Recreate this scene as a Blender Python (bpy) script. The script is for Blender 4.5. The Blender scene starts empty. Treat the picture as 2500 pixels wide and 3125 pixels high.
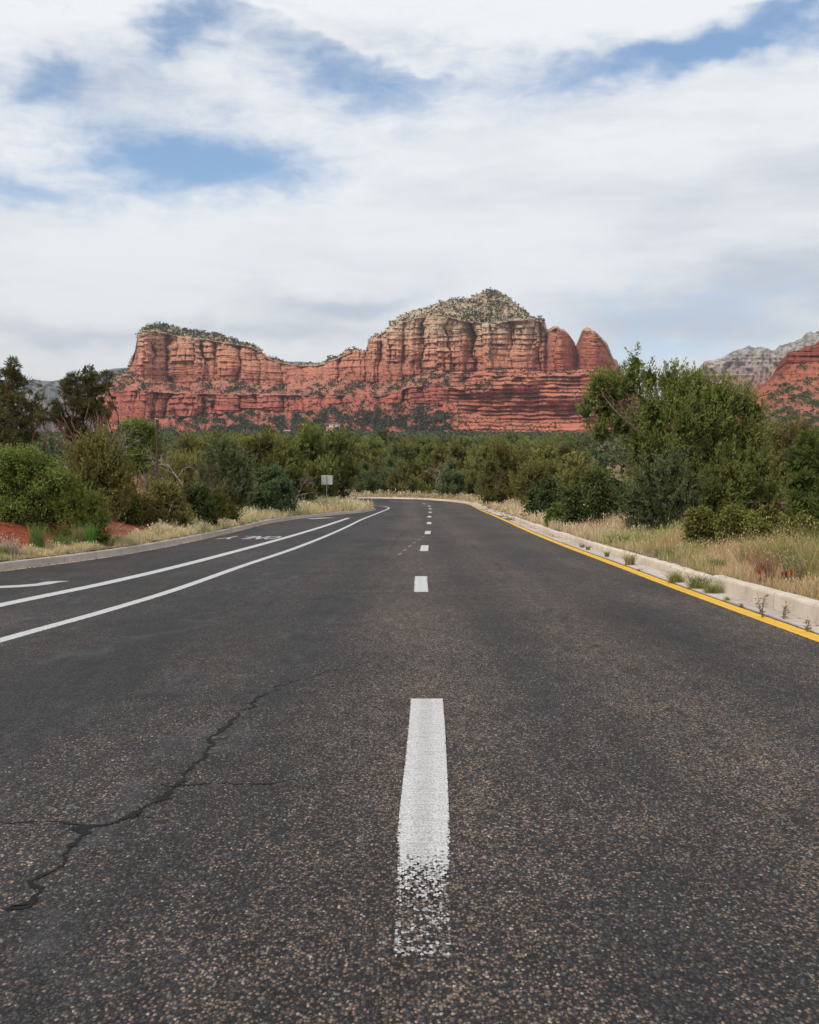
import bpy, bmesh, math, random
import numpy as np
from mathutils import Vector, Matrix
from mathutils.geometry import delaunay_2d_cdt

SC = bpy.context.scene
COL = SC.collection
RNG = np.random.default_rng(7)
random.seed(7)

# ------------------------------------------------------------------ camera
CAM_H = 1.417          # eye height over the asphalt
FPX = 3646.0           # focal length measured in photograph pixels (35 mm lens, 2500 px wide)
CX, HY = 1250.0, 1506.0  # principal column and horizon row in the photograph
cam_data = bpy.data.cameras.new("camera")
cam = bpy.data.objects.new("camera", cam_data)
COL.objects.link(cam)
cam_data.sensor_fit = 'VERTICAL'
cam_data.sensor_height = 30.0
cam_data.sensor_width = 24.0
cam_data.lens = 35.0
cam_data.clip_start = 0.05
cam_data.clip_end = 40000.0
cam.location = (0, 0, CAM_H)
cam.rotation_euler = (math.radians(90) - math.atan((1562.5 - HY) / FPX), 0, 0)
SC.camera = cam

# ------------------------------------------------------------------ sky
SUN_ELEV, SUN_AZ = 44.0, -136.0     # azimuth from +Y, clockwise positive: behind the camera, to the left
world = bpy.data.worlds.new("World")
SC.world = world
world.use_nodes = True


class NT:
    """small helper to write node trees"""
    def __init__(self, tree):
        self.t = tree
        self.n = tree.nodes
        self.l = tree.links

    def node(self, kind, **kw):
        nd = self.n.new(kind)
        for k, v in kw.items():
            setattr(nd, k, v)
        return nd

    def put(self, sock, v):
        if v is None:
            return
        if isinstance(v, bpy.types.NodeSocket):
            self.l.new(v, sock)
        else:
            sock.default_value = v

    def math(self, op, a, b=None, c=None, clamp=False):
        nd = self.node('ShaderNodeMath', operation=op, use_clamp=clamp)
        self.put(nd.inputs[0], a)
        self.put(nd.inputs[1], b)
        self.put(nd.inputs[2], c)
        return nd.outputs[0]

    def vmath(self, op, a, b=None):
        nd = self.node('ShaderNodeVectorMath', operation=op)
        self.put(nd.inputs[0], a)
        self.put(nd.inputs[1], b)
        return nd.outputs['Value'] if op in ('LENGTH', 'DOT_PRODUCT', 'DISTANCE') else nd.outputs[0]

    def ramp(self, v, lo, hi, a=0.0, b=1.0, smooth=True):
        nd = self.node('ShaderNodeMapRange')
        nd.interpolation_type = 'SMOOTHSTEP' if smooth else 'LINEAR'
        nd.clamp = True
        self.put(nd.inputs[0], v)
        nd.inputs[1].default_value = lo
        nd.inputs[2].default_value = hi
        nd.inputs[3].default_value = a
        nd.inputs[4].default_value = b
        return nd.outputs[0]

    def mix(self, f, a, b, blend='MIX'):
        nd = self.node('ShaderNodeMix', data_type='RGBA', blend_type=blend)
        self.put(nd.inputs[0], f)
        for s, v in ((nd.inputs[6], a), (nd.inputs[7], b)):
            if isinstance(v, tuple) and len(v) == 3:
                v = (*v, 1.0)
            self.put(s, v)
        return nd.outputs[2]

    def noise(self, vec, scale, detail=4, rough=0.55, dist=0.0, out='Fac'):
        nd = self.node('ShaderNodeTexNoise')
        self.put(nd.inputs['Vector'], vec)
        nd.inputs['Scale'].default_value = scale
        nd.inputs['Detail'].default_value = detail
        nd.inputs['Roughness'].default_value = rough
        nd.inputs['Distortion'].default_value = dist
        return nd.outputs[0] if out == 'Fac' else nd.outputs[1]

    def vor(self, vec, scale, feature='F1', out='Distance', rand=1.0):
        nd = self.node('ShaderNodeTexVoronoi', feature=feature)
        self.put(nd.inputs['Vector'], vec)
        nd.inputs['Scale'].default_value = scale
        nd.inputs['Randomness'].default_value = rand
        return nd.outputs[out]

    def map(self, vec, loc=(0, 0, 0), rot=(0, 0, 0), scale=(1, 1, 1)):
        nd = self.node('ShaderNodeMapping')
        self.put(nd.inputs[0], vec)
        nd.inputs[1].default_value = loc
        nd.inputs[2].default_value = rot
        nd.inputs[3].default_value = scale
        return nd.outputs[0]

    def comb(self, x, y, z):
        nd = self.node('ShaderNodeCombineXYZ')
        for s, v in zip(nd.inputs, (x, y, z)):
            self.put(s, v)
        return nd.outputs[0]

    def sep(self, v):
        nd = self.node('ShaderNodeSeparateXYZ')
        self.put(nd.inputs[0], v)
        return nd.outputs

    def cramp(self, f, stops):
        nd = self.node('ShaderNodeValToRGB')
        self.put(nd.inputs[0], f)
        e = nd.color_ramp.elements
        while len(e) < len(stops):
            e.new(0.5)
        for el, (p, c) in zip(e, stops):
            el.position = p
            el.color = (*c, 1.0)
        return nd.outputs[0]


def build_world():
    T = NT(world.node_tree)
    T.n.clear()
    out = T.node('ShaderNodeOutputWorld')
    bg = T.node('ShaderNodeBackground')
    bg.inputs[1].default_value = 0.1
    T.l.new(bg.outputs[0], out.inputs[0])
    sky = T.node('ShaderNodeTexSky', sky_type='NISHITA')
    sky.sun_disc = False
    sky.sun_elevation = math.radians(SUN_ELEV)
    sky.sun_rotation = math.radians(SUN_AZ)
    sky.altitude = 1300
    sky.air_density = 1.0
    sky.dust_density = 0.6
    sky.ozone_density = 2.0
    tc = T.node('ShaderNodeTexCoord')
    d = T.vmath('NORMALIZE', tc.outputs['Generated'])
    x, y, z = T.sep(d)
    az = T.math('ARCTAN2', x, y)
    hor = T.math('SQRT', T.math('ADD', T.math('MULTIPLY', x, x), T.math('MULTIPLY', y, y)))
    el = T.math('ARCTAN2', z, hor)
    # turbulence that drags the cloud edges about
    warp = T.noise(T.map(d, scale=(1, 1, 2.0)), 6.0, 4, 0.62, 0.0, out='Color')
    w = T.vmath('SUBTRACT', warp, (0.5, 0.5, 0.5))
    warp2 = T.noise(T.map(d, scale=(1, 1, 1.6)), 27.0, 3, 0.6, 0.0, out='Color')
    w = T.vmath('ADD', w, T.vmath('MULTIPLY', T.vmath('SUBTRACT', warp2, (0.5, 0.5, 0.5)), (0.30, 0.30, 0.30)))
    wx, wy, wz = T.sep(w)
    uu = T.math('ADD', az, T.math('MULTIPLY', wx, 0.14))
    vv = T.math('ADD', el, T.math('MULTIPLY', wy, 0.075))
    uv = T.comb(uu, vv, 0.0)

    def blob(px, py, rx, ry, rot, soft=1.0):
        a = math.atan((px - CX) / FPX)
        e = math.atan((HY - py) / FPX * math.cos(a))
        p = T.vmath('SUBTRACT', uv, (a, e, 0.0))
        c, s = math.cos(math.radians(rot)), math.sin(math.radians(rot))
        u1 = T.vmath('DOT_PRODUCT', p, (c * FPX / rx, s * FPX / rx, 0))
        v1 = T.vmath('DOT_PRODUCT', p, (-s * FPX / ry, c * FPX / ry, 0))
        r2 = T.math('ADD', T.math('MULTIPLY', u1, u1), T.math('MULTIPLY', v1, v1))
        return T.math('POWER', 2.718, T.math('MULTIPLY', r2, -soft))

    def add(lst):
        s = None
        for (k, b) in lst:
            t = T.math('MULTIPLY', b, k)
            s = t if s is None else T.math('ADD', s, t)
        return s

    gaps = add([
        (1.5, blob(620, 495, 270, 115, 0)),
        (0.6, blob(900, 540, 210, 80, 0)),
        (1.05, blob(560, 105, 200, 62, 24)),
        (0.85, blob(960, 170, 330, 90, -12)),
        (0.55, blob(1180, 270, 300, 100, 0)),
        (1.0, blob(1830, 205, 340, 62, 2)),
        (0.95, blob(2200, 155, 270, 55, 14)),
        (0.95, blob(2490, 80, 170, 75, 20)),
        (0.85, blob(90, 605, 230, 60, -5)),
        (0.8, blob(110, 250, 140, 45, 0)),
        (0.5, blob(330, 400, 330, 150, -12)),
        (0.6, blob(1950, 1085, 300, 45, 2)),
        (0.25, blob(1600, 330, 90, 35, 0)),
        (0.42, blob(2100, 950, 560, 100, 4)),
        (0.30, blob(1050, 905, 190, 38, 3)),
    ])
    greys = add([
        (1.0, blob(2250, 900, 650, 120, 8)),
        (0.9, blob(1050, 910, 260, 45, 2)),
        (0.45, blob(700, 330, 520, 110, -4)),
        (0.45, blob(2350, 540, 500, 140, 0)),
        (0.5, blob(150, 1010, 500, 45, 2)),
        (0.5, blob(800, 1010, 400, 40, 0)),
        (0.35, blob(300, 200, 300, 90, 10)),
    ])
    # a thin bright contrail that has begun to spread
    trail = blob(990, 95, 270, 16, -18, 1.0)
    streak = T.noise(T.map(d, rot=(0, math.radians(8), 0), scale=(1, 1, 4.0)), 7.0, 5, 0.6, 0.25)
    fine = T.noise(T.map(d, rot=(0, math.radians(-10), 0), scale=(1, 1, 2.6)), 26.0, 6, 0.68, 0.5)
    cover = T.math('ADD', 0.92, T.math('MULTIPLY', T.math('SUBTRACT', streak, 0.5), 0.75))
    cover = T.math('ADD', cover, T.math('MULTIPLY', T.math('SUBTRACT', fine, 0.5), 1.15))
    cover = T.math('SUBTRACT', cover, gaps)
    cover = T.math('ADD', cover, T.math('MULTIPLY', trail, 0.55))
    fac = T.ramp(cover, -0.50, 0.92, 0.05, 1.0)
    g = T.math('ADD', greys, T.math('MULTIPLY', T.math('SUBTRACT', T.noise(T.map(d, loc=(3, 1, 2), scale=(1, 1, 5)), 4.0, 4, 0.55, 0.0), 0.48), 2.2))
    gfac = T.ramp(g, -0.12, 1.1, 0.0, 1.0)
    low = T.ramp(el, 0.04, 0.2, 1.0, 0.0)
    white = T.mix(low, (8.7, 8.85, 9.05), (9.0, 8.8, 8.3))
    ccol = T.mix(gfac, white, (5.3, 5.75, 6.5))
    bluesky = T.mix(1.0, sky.outputs[0], (1.12, 1.36, 1.42), 'MULTIPLY')
    T.l.new(T.mix(fac, bluesky, ccol), bg.inputs[0])


build_world()
world.cycles.sampling_method = 'MANUAL'
world.cycles.sample_map_resolution = 512

# ------------------------------------------------------------------ sun (veiled by high cloud)
sun_data = bpy.data.lights.new("sun", 'SUN')
sun_data.energy = 2.5
sun_data.angle = math.radians(8)
sun_data.color = (1.0, 0.94, 0.86)
sun = bpy.data.objects.new("sun", sun_data)
COL.objects.link(sun)
_a, _e = math.radians(SUN_AZ), math.radians(SUN_ELEV)
_dir = Vector((math.sin(_a) * math.cos(_e), math.cos(_a) * math.cos(_e), math.sin(_e)))
sun.rotation_euler = _dir.to_track_quat('Z', 'Y').to_euler()
sun.location = (-20, -20, 60)

SC.view_settings.view_transform = 'Standard'
SC.view_settings.look = 'None'
SC.view_settings.exposure = 0.12
SC.view_settings.gamma = 1.0
SC.view_settings.use_curve_mapping = False
SC.cycles.max_bounces = 5
SC.cycles.diffuse_bounces = 3
SC.cycles.transparent_max_bounces = 8
SC.cycles.use_denoising = True


# ------------------------------------------------------------------ general helpers
def X_at(px, y):
    return (px - CX) / FPX * y


def Z_at(py, y):
    return CAM_H + (HY - py) / FPX * y


def tag(o, label=None, cat=None, group=None, kind=None):
    if label:
        o["label"] = label
    if cat:
        o["category"] = cat
    if group:
        o["group"] = group
    if kind:
        o["kind"] = kind
    return o


def empty(name, loc=(0, 0, 0)):
    o = bpy.data.objects.new(name, None)
    o.empty_display_size = 0.3
    COL.objects.link(o)
    o.location = loc
    return o


def obj(name, mesh, mat=None, parent=None, loc=None):
    o = bpy.data.objects.new(name, mesh)
    COL.objects.link(o)
    if mat is not None and len(mesh.materials) == 0:
        mesh.materials.append(mat)
    if parent is not None:
        o.parent = parent
    if loc is not None:
        o.location = loc
    return o


def mesh_np(name, V, F, col=None, smooth=False, uv=None):
    """V (n,3), F (m,k) with one k for all faces; col (n,3) point colours; uv (n,2) per vertex"""
    V = np.asarray(V, np.float32)
    F = np.asarray(F, np.int32)
    me = bpy.data.meshes.new(name)
    me.vertices.add(len(V))
    me.vertices.foreach_set("co", V.ravel())
    k = F.shape[1]
    me.loops.add(F.size)
    me.loops.foreach_set("vertex_index", F.ravel())
    me.polygons.add(len(F))
    me.polygons.foreach_set("loop_start", np.arange(0, F.size, k, dtype=np.int32))
    me.polygons.foreach_set("loop_total", np.full(len(F), k, np.int32))
    if smooth:
        me.polygons.foreach_set("use_smooth", np.ones(len(F), bool))
    me.update(calc_edges=True)
    if col is not None:
        at = me.color_attributes.new("col", 'FLOAT_COLOR', 'POINT')
        c = np.ones((len(V), 4), np.float32)
        c[:, :3] = col
        at.data.foreach_set("color", c.ravel())
    if uv is not None:
        ul = me.uv_layers.new(name="UVMap")
        ul.data.foreach_set("uv", np.asarray(uv, np.float32)[F.ravel()].ravel())
    return me


class Acc:
    """collects pieces that all have k-gons"""
    def __init__(self):
        self.V, self.F, self.C, self.n = [], [], [], 0

    def add(self, V, F, C=None):
        V = np.asarray(V, np.float32)
        self.V.append(V)
        self.F.append(np.asarray(F, np.int32) + self.n)
        if C is not None:
            C = np.asarray(C, np.float32)
            if C.ndim == 1:
                C = np.repeat(C[None], len(V), 0)
            self.C.append(C)
        self.n += len(V)

    def mesh(self, name, smooth=False):
        return mesh_np(name, np.concatenate(self.V), np.concatenate(self.F),
                       np.concatenate(self.C) if self.C else None, smooth)


def _hash(ix, iy, iz, seed):
    h = (ix.astype(np.int64) * 374761393 + iy.astype(np.int64) * 668265263 + iz.astype(np.int64) * 1274126177 + seed * 974634777) & 0xffffffff
    h = ((h ^ (h >> 13)) * 1103515245) & 0xffffffff
    h = ((h ^ (h >> 16)) * 2246822519) & 0xffffffff
    return ((h ^ (h >> 15)) & 0xffffff) / float(0xffffff)


def vnoise(x, y, z=0.0, seed=0):
    """value noise, about -1..1"""
    x, y, z = np.broadcast_arrays(np.asarray(x, float), np.asarray(y, float), np.asarray(z, float))
    ix, iy, iz = np.floor(x), np.floor(y), np.floor(z)
    fx, fy, fz = x - ix, y - iy, z - iz
    fx = fx * fx * fx * (fx * (fx * 6 - 15) + 10)
    fy = fy * fy * fy * (fy * (fy * 6 - 15) + 10)
    fz = fz * fz * fz * (fz * (fz * 6 - 15) + 10)
    r = 0
    for dx in (0, 1):
        for dy in (0, 1):
            for dz in (0, 1):
                w = (fx if dx else 1 - fx) * (fy if dy else 1 - fy) * (fz if dz else 1 - fz)
                r = r + w * _hash(ix + dx, iy + dy, iz + dz, seed)
    return r * 2 - 1


def fbm(x, y, z=0.0, oct=4, seed=0, gain=0.5):
    a, f, s, t = 1.0, 1.0, 0.0, 0.0
    for k in range(oct):
        s = s + a * vnoise(np.asarray(x) * f, np.asarray(y) * f, np.asarray(z) * f, seed + k * 17)
        t += a
        a *= gain
        f *= 2.03
    return s / t


def smooth01(x, a, b):
    t = np.clip((np.asarray(x, float) - a) / (b - a), 0, 1)
    return t * t * (3 - 2 * t)


def catmull(pts, step):
    """smooth path through the points, resampled every step metres"""
    P = np.asarray(pts, float)
    P = np.vstack([2 * P[0] - P[1], P, 2 * P[-1] - P[-2]])
    out = []
    for i in range(1, len(P) - 2):
        p0, p1, p2, p3 = P[i - 1], P[i], P[i + 1], P[i + 2]
        # centripetal parameterisation keeps uneven spacing free of overshoot
        t0 = 0.0
        t1 = t0 + np.linalg.norm(p1 - p0) ** 0.5
        t2 = t1 + np.linalg.norm(p2 - p1) ** 0.5
        t3 = t2 + np.linalg.norm(p3 - p2) ** 0.5
        t = np.linspace(t1, t2, 24, endpoint=False)[:, None]
        A1 = (t1 - t) / (t1 - t0) * p0 + (t - t0) / (t1 - t0) * p1
        A2 = (t2 - t) / (t2 - t1) * p1 + (t - t1) / (t2 - t1) * p2
        A3 = (t3 - t) / (t3 - t2) * p2 + (t - t2) / (t3 - t2) * p3
        B1 = (t2 - t) / (t2 - t0) * A1 + (t - t0) / (t2 - t0) * A2
        B2 = (t3 - t) / (t3 - t1) * A2 + (t - t1) / (t3 - t1) * A3
        out.append((t2 - t) / (t2 - t1) * B1 + (t - t1) / (t2 - t1) * B2)
    out.append(P[-2][None])
    Q = np.concatenate(out)
    s = np.concatenate([[0], np.cumsum(np.linalg.norm(np.diff(Q, axis=0), axis=1))])
    m = max(2, int(s[-1] / step))
    ss = np.linspace(0, s[-1], m + 1)
    return np.stack([np.interp(ss, s, Q[:, 0]), np.interp(ss, s, Q[:, 1])], 1)


def arclen(P):
    return np.concatenate([[0], np.cumsum(np.linalg.norm(np.diff(P, axis=0), axis=1))])


def offset(P, d):
    """offset a 2D path to its right by d"""
    T = np.gradient(P, axis=0)
    T /= np.linalg.norm(T, axis=1)[:, None] + 1e-9
    return P + np.stack([T[:, 1], -T[:, 0]], 1) * d


# ------------------------------------------------------------------ the lie of the land
_RY = np.array([-60, 0, 40, 50, 69, 81, 93, 105, 117, 126, 131, 135, 140, 150, 165, 200, 300, 400, 600, 800, 1200, 1600, 2500, 5000, 30000], float)
_RZ = np.array([0, 0, 0, .02, .11, .17, .24, .32, .42, .50, .60, .74, .92, 1.3, 2.1, 4.3, 9.2, 14.2, 25, 37, 60, 78, 90, 60, 60], float)


def road_z(y):
    y = np.asarray(y, float)
    # small box smoothing removes the kinks of the profile
    s = 0
    for k in (-3, -1.5, 0, 1.5, 3):
        s = s + np.interp(y + k, _RY, _RZ)
    return s / 5


YELLOW = catmull([(3.92, -9), (3.96, 0), (3.99, 11.6), (4.0, 15), (4.02, 18), (4.09, 22.6), (4.22, 32.7), (4.5, 46), (4.75, 57), (5.0, 72),
                  (5.2, 87), (5.5, 100), (5.65, 112), (5.2, 122), (3.9, 129.6), (1.2, 134.6), (-2.7, 137), (-8.7, 138.5), (-20, 139), (-46, 139)], 0.25)
RKERB = offset(YELLOW, 0.50)
LKERB = catmull([(-12.6, -9), (-10, 8), (-8.6, 16), (-7.47, 21.8), (-6.95, 25), (-6.65, 28), (-6.5, 31.5), (-6.45, 44), (-6.5, 55), (-5.95, 62.7), (-4.55, 71.5), (-3.2, 79.5),
                 (-2.75, 85), (-2.62, 89), (-2.75, 92), (-3.3, 95.5), (-5, 101), (-8, 106), (-13, 110.5), (-22, 113.5), (-46, 115)], 0.25)
DASH = catmull([(0.0, -4), (.04, 3.7), (.119, 8.2), (.2, 20.7), (.43, 33), (.7, 45), (.94, 57), (1.15, 69), (1.40, 81), (1.60, 93), (1.72, 105), (1.4, 116.5),
                (.3, 124.5), (-2.2, 129.3), (-8, 131.6), (-20, 132.5), (-46, 132.5)], 0.2)
LINE_A = catmull([(-5.75, 8), (-5.19, 15.1), (-4.81, 18.7), (-4.53, 22.7), (-4.24, 29.7), (-3.9, 40.7), (-3.3, 64.5)], 0.25)
LINE_B = catmull([(-4.4, 5), (-3.94, 11.5), (-3.67, 14.3), (-3.46, 17.3), (-3.27, 23.1), (-2.97, 30.6), (-2.71, 43.4), (-2.45, 62), (-2.15, 73), (-1.85, 84), (-1.65, 92), (-1.75, 98),
                  (-2.6, 104.5), (-5.2, 109.5), (-9, 113), (-15, 115.8), (-24, 117.5), (-46, 118)], 0.25)


def side_poly_left():
    return np.vstack([LKERB, [(-46, -9)]])


def in_poly(x, y, P):
    x, y = np.asarray(x, float), np.asarray(y, float)
    ins = np.zeros(x.shape, bool)
    Q = np.vstack([P[:-6:4], P[-6:]]) if len(P) > 60 else P
    x1, y1 = Q[:, 0], Q[:, 1]
    x2, y2 = np.roll(x1, -1), np.roll(y1, -1)
    for a, b, c, d in zip(x1, y1, x2, y2):
        if b == d:
            continue
        cross = ((b > y) != (d > y)) & (x < (c - a) * (y - b) / (d - b) + a)
        ins ^= cross
    return ins


LPOLY = np.vstack([LKERB, [(-400, 115), (-400, -60), (-14, -60)]])
RPOLY = np.vstack([RKERB, [(-400, 139.5), (-400, 500), (400, 500), (400, -60), (4.4, -60)]])


def dist_to(x, y, P, step=4):
    x, y = np.asarray(x, float).ravel(), np.asarray(y, float).ravel()
    Q = P[::step]
    r = np.empty(len(x))
    for i in range(0, len(x), 4000):
        dx = x[i:i + 4000, None] - Q[None, :, 0]
        dy = y[i:i + 4000, None] - Q[None, :, 1]
        r[i:i + 4000] = np.sqrt((dx * dx + dy * dy).min(1))
    return r


def elev(x, y):
    """height of the ground outside the kerbs"""
    shp = np.broadcast(np.asarray(x), np.asarray(y)).shape
    x = np.broadcast_to(np.asarray(x, float), shp).ravel()
    y = np.broadcast_to(np.asarray(y, float), shp).ravel()
    z = road_z(y)
    near = (y < 330) & (np.abs(x) < 330)
    add = np.full(x.shape, 0.0)
    if near.any():
        xi, yi = x[near], y[near]
        left = in_poly(xi, yi, LPOLY)
        dl = dist_to(xi, yi, LKERB)
        dr = dist_to(xi, yi, RKERB)
        bank = np.interp(dl, [0, .6, 1.4, 2.2, 3.2, 4.5, 7, 14, 40], [.15, .18, .27, .58, .88, 1.0, .95, .6, .4])
        flat = np.interp(dl, [0, 1, 3, 8, 20], [.15, .19, .24, .22, .3])
        k = smooth01(yi, 31, 46)
        zl = bank * (1 - k) + flat * k
        zr = np.interp(dr, [0, 1, 2.5, 4, 7, 12, 30], [.15, .19, .26, .2, -.05, -.3, -.1])
        zr = zr + smooth01(yi, 128, 140) * np.interp(dr, [0, 2, 6, 12], [0, .0, .25, .4])
        lump = .05 * fbm(xi * .9, yi * .9, 0, 3, 5)
        add[near] = np.where(left, zl + lump * np.clip(dl / 1.0, 0, 1), zr + lump * np.clip(dr / 1.0, 0, 1))
    hill = 1.2 * fbm(x / 60, y / 60, 0, 3, 9) * smooth01(y, 160, 300)
    return (z + add + hill).reshape(shp)


# ------------------------------------------------------------------ materials
def new_mat(name):
    m = bpy.data.materials.new(name)
    m.use_nodes = True
    T = NT(m.node_tree)
    T.n.clear()
    out = T.node('ShaderNodeOutputMaterial')
    b = T.node('ShaderNodeBsdfPrincipled')
    T.l.new(b.outputs[0], out.inputs[0])
    return m, T, b, out


def set_bsdf(T, b, color=None, rough=0.8, spec=0.3, metal=0.0):
    if color is not None:
        T.put(b.inputs['Base Color'], (*color, 1.0) if isinstance(color, tuple) and len(color) == 3 else color)
    T.put(b.inputs['Roughness'], rough)
    T.put(b.inputs['Specular IOR Level'], spec)
    T.put(b.inputs['Metallic'], metal)


def bump(T, b, h, strength=0.5, dist=0.01):
    n = T.node('ShaderNodeBump')
    n.inputs['Strength'].default_value = strength
    n.inputs['Distance'].default_value = dist
    T.l.new(h, n.inputs['Height'])
    T.l.new(n.outputs[0], b.inputs['Normal'])


def simple_mat(name, c1, c2, scale=6.0, rough=0.75, spec=0.25, metal=0.0, bs=0.3, bd=0.01, detail=5):
    m, T, b, o = new_mat(name)
    tc = T.node('ShaderNodeTexCoord')
    f = T.noise(tc.outputs['Object'], scale, detail, 0.6)
    col = T.mix(T.ramp(f, 0.3, 0.7), c1, c2)
    set_bsdf(T, b, col, rough, spec, metal)
    bump(T, b, f, bs, bd)
    return m


def foliage_mat(name, rough=0.6, trans=0.25, tint=(1, 1, 1), var=0.25):
    """leaf colour comes per leaf from the mesh, with a tint for each single plant"""
    m, T, b, out = new_mat(name)
    at = T.node('ShaderNodeAttribute', attribute_name="col")
    oi = T.node('ShaderNodeObjectInfo')
    c = T.mix(1.0, at.outputs['Color'], tint, 'MULTIPLY')
    hs = T.node('ShaderNodeHueSaturation')
    T.put(hs.inputs['Hue'], T.ramp(oi.outputs['Random'], 0, 1, 0.485, 0.515, False))
    T.put(hs.inputs['Value'], T.ramp(oi.outputs['Random'], 0, 1, 1 - var, 1 + var, False))
    T.put(hs.inputs['Color'], c)
    set_bsdf(T, b, hs.outputs[0], rough, 0.07)
    tr = T.node('ShaderNodeBsdfTranslucent')
    T.l.new(hs.outputs[0], tr.inputs[0])
    mx = T.node('ShaderNodeMixShader')
    mx.inputs[0].default_value = trans
    T.l.new(b.outputs[0], mx.inputs[1])
    T.l.new(tr.outputs[0], mx.inputs[2])
    T.l.new(mx.outputs[0], out.inputs[0])
    return m


def asphalt_mat():
    m, T, b, o = new_mat("asphalt_chip_seal")
    tc = T.node('ShaderNodeTexCoord')
    P = tc.outputs['Object']
    x, y, z = T.sep(P)
    jig = T.noise(P, 60, 2, 0.5, out='Color')
    PP = T.vmath('ADD', P, T.vmath('SCALE', T.vmath('SUBTRACT', jig, (.5, .5, .5)), None))
    sc = PP.node
    sc.inputs[1].default_value = (0, 0, 0)
    # chips of stone, about a centimetre across
    v = T.node('ShaderNodeTexVoronoi', feature='F1')
    T.put(v.inputs['Vector'], T.map(P, scale=(1, .6, 1)))
    v.inputs['Scale'].default_value = 100
    d1, vc = v.outputs['Distance'], v.outputs['Color']
    r, g, bl = T.sep(vc)
    v2 = T.vor(P, 210, 'F1', 'Color')
    r2, g2, b2 = T.sep(v2)
    # broad wear: wheel paths polished dark, bare stone showing between them
    long_n = T.noise(T.map(P, scale=(1.0, 0.12, 1)), 1.1, 5, 0.6, 0.3)
    blot = T.noise(P, 0.55, 4, 0.6, 0.4)
    seam = T.math('ABSOLUTE', T.math('ADD', T.math('SUBTRACT', x, 1.72), T.math('MULTIPLY', T.math('SUBTRACT', T.noise(T.map(P, scale=(0, 1, 0)), 0.6, 3), 0.5), 0.35)))
    seam_tan = T.ramp(seam, 0.06, 0.55, 1.0, 0.0)
    midl = T.ramp(T.math('ABSOLUTE', T.math('SUBTRACT', x, 0.06)), 0.1, 0.9, 0.75, 0.0)
    edge = T.ramp(x, 2.6, 3.9, 0.0, 0.9)
    bare = T.math('ADD', T.math('ADD', T.math('MULTIPLY', seam_tan, 0.22), T.math('MULTIPLY', midl, 0.22)), T.math('MULTIPLY', edge, 0.12))
    for (xc, wd, am) in ((-2.55, .42, .17), (-0.95, .34, .13), (0.85, .30, .11), (2.75, .40, .09)):
        q = T.math('MULTIPLY', T.math('SUBTRACT', T.math('ADD', x, T.math('MULTIPLY', T.math('SUBTRACT', long_n, .5), .5)), xc), 1.0 / wd)
        bare = T.math('SUBTRACT', bare, T.math('MULTIPLY', T.math('POWER', 2.718, T.math('MULTIPLY', T.math('MULTIPLY', q, q), -1.0)), am))
    bare = T.math('ADD', bare, T.math('MULTIPLY', T.math('SUBTRACT', long_n, 0.5), 0.75))
    bare = T.math('ADD', bare, T.math('MULTIPLY', T.math('SUBTRACT', blot, 0.5), 0.7))
    # share of chips that show as bare pale stone
    thr = T.math('SUBTRACT', T.ramp(x, -2.2, 0.1, 0.86, 0.68), T.math('MULTIPLY', bare, 0.95))
    pale = T.ramp(T.math('SUBTRACT', r, thr), -0.04, 0.10)
    stone = T.cramp(g, [(0.0, (.125, .092, .070)), (0.3, (.20, .148, .108)), (0.5, (.135, .118, .108)), (0.7, (.26, .20, .15)), (0.86, (.20, .125, .096)), (1.0, (.40, .34, .29))])
    dark = T.cramp(bl, [(0.0, (.015, .0147, .015)), (0.5, (.032, .0308, .0308)), (1.0, (.066, .061, .059))])
    col = T.mix(pale, dark, stone)
    speck = T.ramp(r2, 0.93, 0.97)
    col = T.mix(T.math('MULTIPLY', speck, 0.6), col, (.19, .165, .14))
    # bitumen showing in the gaps between the chips
    gap = T.ramp(d1, 0.42, 0.66)
    col = T.mix(T.math('MULTIPLY', gap, 0.75), col, (.012, .012, .0125))
    # blue-grey smear of old binder in the left lane
    smear = T.math('MULTIPLY', T.ramp(T.noise(T.map(P, rot=(0, 0, .5), scale=(1.3, .5, 1)), 1.5, 4, .6, .7), 0.54, 0.70), T.ramp(x, -0.5, -1.0))
    col = T.mix(T.math('MULTIPLY', smear, 0.5), col, (.066, .067, .074))
    gr = T.math('ADD', T.math('MULTIPLY', T.noise(P, 26, 3, .7), .6), T.math('MULTIPLY', T.noise(T.map(P, scale=(1, .35, 1)), 7, 3, .7), .4))
    gk = T.ramp(gr, .36, .64, .60, 1.40)
    col = T.mix(1.0, col, T.comb(gk, T.math('MULTIPLY', gk, .985), T.math('MULTIPLY', gk, .98)), 'MULTIPLY')
    col = T.mix(1.0, col, (.90, .89, .89), 'MULTIPLY')
    tone = T.ramp(T.noise(T.map(P, scale=(1, .25, 1)), 0.5, 3), 0.25, 0.75, 0.78, 1.22)
    col = T.mix(1.0, col, T.comb(tone, tone, tone), 'MULTIPLY')
    # dark broken spots along the paving joint
    spot = T.math('MULTIPLY', T.ramp(seam, 0.03, 0.10, 1.0, 0.0), T.ramp(T.noise(P, 5.5, 3, .7), 0.53, 0.6))
    col = T.mix(T.math('MULTIPLY', spot, 0.8), col, (.014, .013, .013))
    set_bsdf(T, b, col, T.ramp(pale, 0, 1, 0.7, 0.85), 0.18)
    h = T.math('ADD', T.math('MULTIPLY', d1, -1.0), T.math('MULTIPLY', r, 0.35))
    bump(T, b, h, 0.75, 0.009)
    return m


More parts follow.
